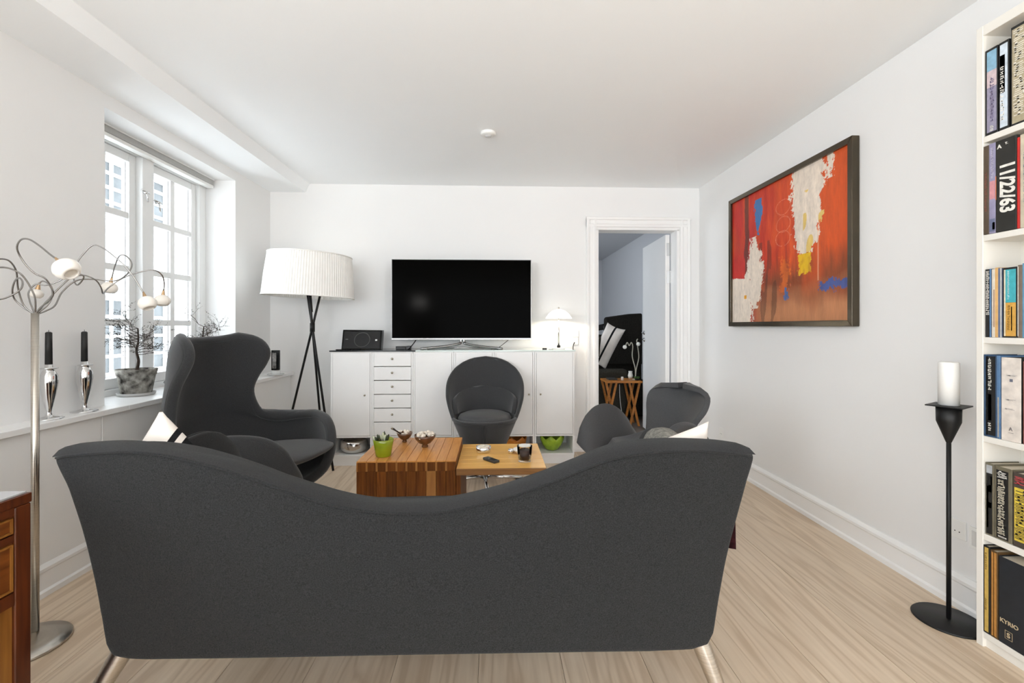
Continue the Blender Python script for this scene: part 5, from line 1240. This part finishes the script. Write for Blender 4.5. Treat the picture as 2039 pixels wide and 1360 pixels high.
# ================================================================== THE NEXT ROOM
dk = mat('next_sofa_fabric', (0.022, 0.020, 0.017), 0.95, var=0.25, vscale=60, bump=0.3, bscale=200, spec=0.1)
dk2 = mat('next_sofa_arm', (0.045, 0.042, 0.034), 0.95, var=0.2, vscale=60, spec=0.1)
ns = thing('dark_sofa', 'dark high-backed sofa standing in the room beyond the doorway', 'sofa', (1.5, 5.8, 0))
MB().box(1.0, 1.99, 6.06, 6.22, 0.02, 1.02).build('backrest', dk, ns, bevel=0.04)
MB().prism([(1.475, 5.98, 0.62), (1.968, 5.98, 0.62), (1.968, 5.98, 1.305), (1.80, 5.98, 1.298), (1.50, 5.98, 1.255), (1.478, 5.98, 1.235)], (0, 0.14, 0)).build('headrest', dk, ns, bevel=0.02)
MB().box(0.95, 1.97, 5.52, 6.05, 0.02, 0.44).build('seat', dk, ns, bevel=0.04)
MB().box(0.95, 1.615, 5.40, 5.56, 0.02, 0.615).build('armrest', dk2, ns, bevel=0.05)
pillow('cushion', (1.415, 5.70, 0.885), (0.115, -0.05, 0.25), (-0.10, 0.05, 0.045), (0.03, 0.06, 0.0), [linen, blk], 'pale cushion with a dark stripe leaning on the dark sofa beyond the doorway', 'cushion', None,
       lambda a, d, s_: 1 if abs(d + 0.05) < 0.08 else 0)
pillow('cushion', (1.215, 5.60, 0.86), (0.10, 0, 0.02), (0, -0.05, 0.13), (0, 0.07, 0.01), [dk2], 'dark round cushion at the edge of the doorway view', 'cushion')
o = pillow('cloth_bundle', (1.345, 5.80, 1.115), (0.06, 0, 0.01), (0, -0.01, 0.04), (0, 0.04, 0), [blk], 'small black bundle on top of the pale cushion beyond the doorway', 'cloth bundle')
# folding tray table
tw_ = wood('tray_wood', (0.52, 0.20, 0.03), (0.34, 0.11, 0.014), 'x', grain=12, long=1.0, rough=0.4, perobj=0.08)
ft = thing('folding_table', 'orange wooden folding tray table in the room beyond the doorway', 'table', (1.455, 5.2, 0))
AX0, AX1, AY0, AY1, AZ = 1.252, 1.655, 5.03, 5.35, 0.518
for k in range(4): MB().box(AX0, AX1, AY0 + k * 0.08 + 0.001, AY0 + k * 0.08 + 0.079, AZ - 0.022, AZ).build('slat', tw_, ft, bevel=0.002, seg=1)
for x in (AX0 + 0.055, AX1 - 0.085):
    for (xa, xb, yy) in ((x - 0.045, x + 0.065, AY0 + 0.035), (x + 0.065, x - 0.045, AY0 + 0.06)):
        for ydup in (0, 0.2):
            MB().prism([(xa - 0.012, yy + ydup, 0), (xa + 0.012, yy + ydup, 0), (xb + 0.012, yy + ydup, AZ - 0.0225), (xb - 0.012, yy + ydup, AZ - 0.0225)], (0, 0.02, 0)).build('leg', tw_, ft)
# things on it
bl_ = thing('twin_lamp', 'white two-stemmed lamp with tiny globes on the folding table', 'lamp', (1.60, 5.16, AZ))
def L5(px, py): return at(px, py, Y=5.16)
s0 = L5(1265, 752); s0.z = AZ + 0.001
gw = mat('white_globe', (0.85, 0.85, 0.80), 0.4, var=0.02)
stem_m = mat('pale_stem', (0.42, 0.40, 0.33), 0.4, var=0.05)
for pth, gp_ in (([(1265, 735), (1259, 710), (1260, 690), (1257, 682), (1253, 688), (1249, 682), (1246, 688)], (1244, 691)), ([(1267, 735), (1272, 712), (1270, 692), (1268, 679), (1270, 675)], (1271, 685))):
    pts = [s0 + Vector((0, 0, 0.004))] + [L5(*q_) for q_ in pth]
    MB().tube(crpath(pts, 5), 0.006, 8).build('stem', stem_m, bl_, smooth=True)
    g = L5(*gp_); MB().lathe([(0, -0.024), (0.017, -0.017), (0.024, 0), (0.017, 0.017), (0, 0.024)], g, 16).build('globe', gw, bl_, smooth=True)
MB().lathe([(0, 0), (0.035, 0), (0.03, 0.008), (0, 0.01)], s0, 20).build('base', stem_m, bl_, smooth=True)
random.seed(12)
hp = thing('green_plant', 'small green leafy plant at the edge of the folding table', 'plant', (1.615, 5.10, AZ))
gl2 = mat('leaf_green', (0.05, 0.12, 0.02), 0.6, var=0.4, vscale=30)
MB().lathe([(0, 0), (0.02, 0), (0.026, 0.022), (0.024, 0.022), (0, 0.018)], (1.615, 5.10, AZ + 0.001), 20).build('pot', M_black(), hp, smooth=True)
for k in range(14):
    a = random.random() * 6.28; p0 = Vector((1.615, 5.10, AZ + 0.02)); d = Vector((math.cos(a), math.sin(a) * 0.7, 0.5)).normalized(); ln = random.uniform(0.03, 0.05)
    MB().tube([p0, p0 + d * ln * 0.5, p0 + d * ln], [0.003, 0.010, 0.001], 6).build('leaf', gl2, hp, smooth=True)
o = MB().lathe([(0, 0), (0.014, 0), (0.014, 0.035), (0.010, 0.04), (0, 0.04)], (1.452, 5.12, AZ + 0.0006), 18).build('candle_stub', mat('white_wax', (0.83, 0.82, 0.79), 0.5), smooth=True)
tag(o, 'short white candle on the folding table beyond the doorway', 'candle')
o = MB().box(1.30, 1.40, 5.13, 5.25, AZ + 0.0006, AZ + 0.018).build('dark_book', mat('dk_cover', (0.03, 0.03, 0.03), 0.5, var=0.1), bevel=0.002); tag(o, 'dark booklet lying on the folding table beyond the doorway', 'booklet')
wv = at(1276, 735, Y=5.42)
o = MB().lathe([(0, 0), (0.022, 0), (0.03, 0.03), (0.02, 0.07), (0.024, 0.085), (0.018, 0.085), (0, 0.06)], (1.60, 5.30, AZ + 0.0006), 20).build('white_vase', gw, smooth=True); tag(o, 'little white vase behind the green plant on the folding table', 'vase')
o = MB().tube(crpath([(1.49, 5.37, 0.44), (1.495, 5.375, 0.3), (1.51, 5.37, 0.15), (1.54, 5.36, 0.006), (1.63, 5.36, 0.005)], 6), 0.004, 6).build('lamp_cord', M_white(), smooth=True); tag(o, 'white cord hanging behind the folding table to the floor', 'cord')
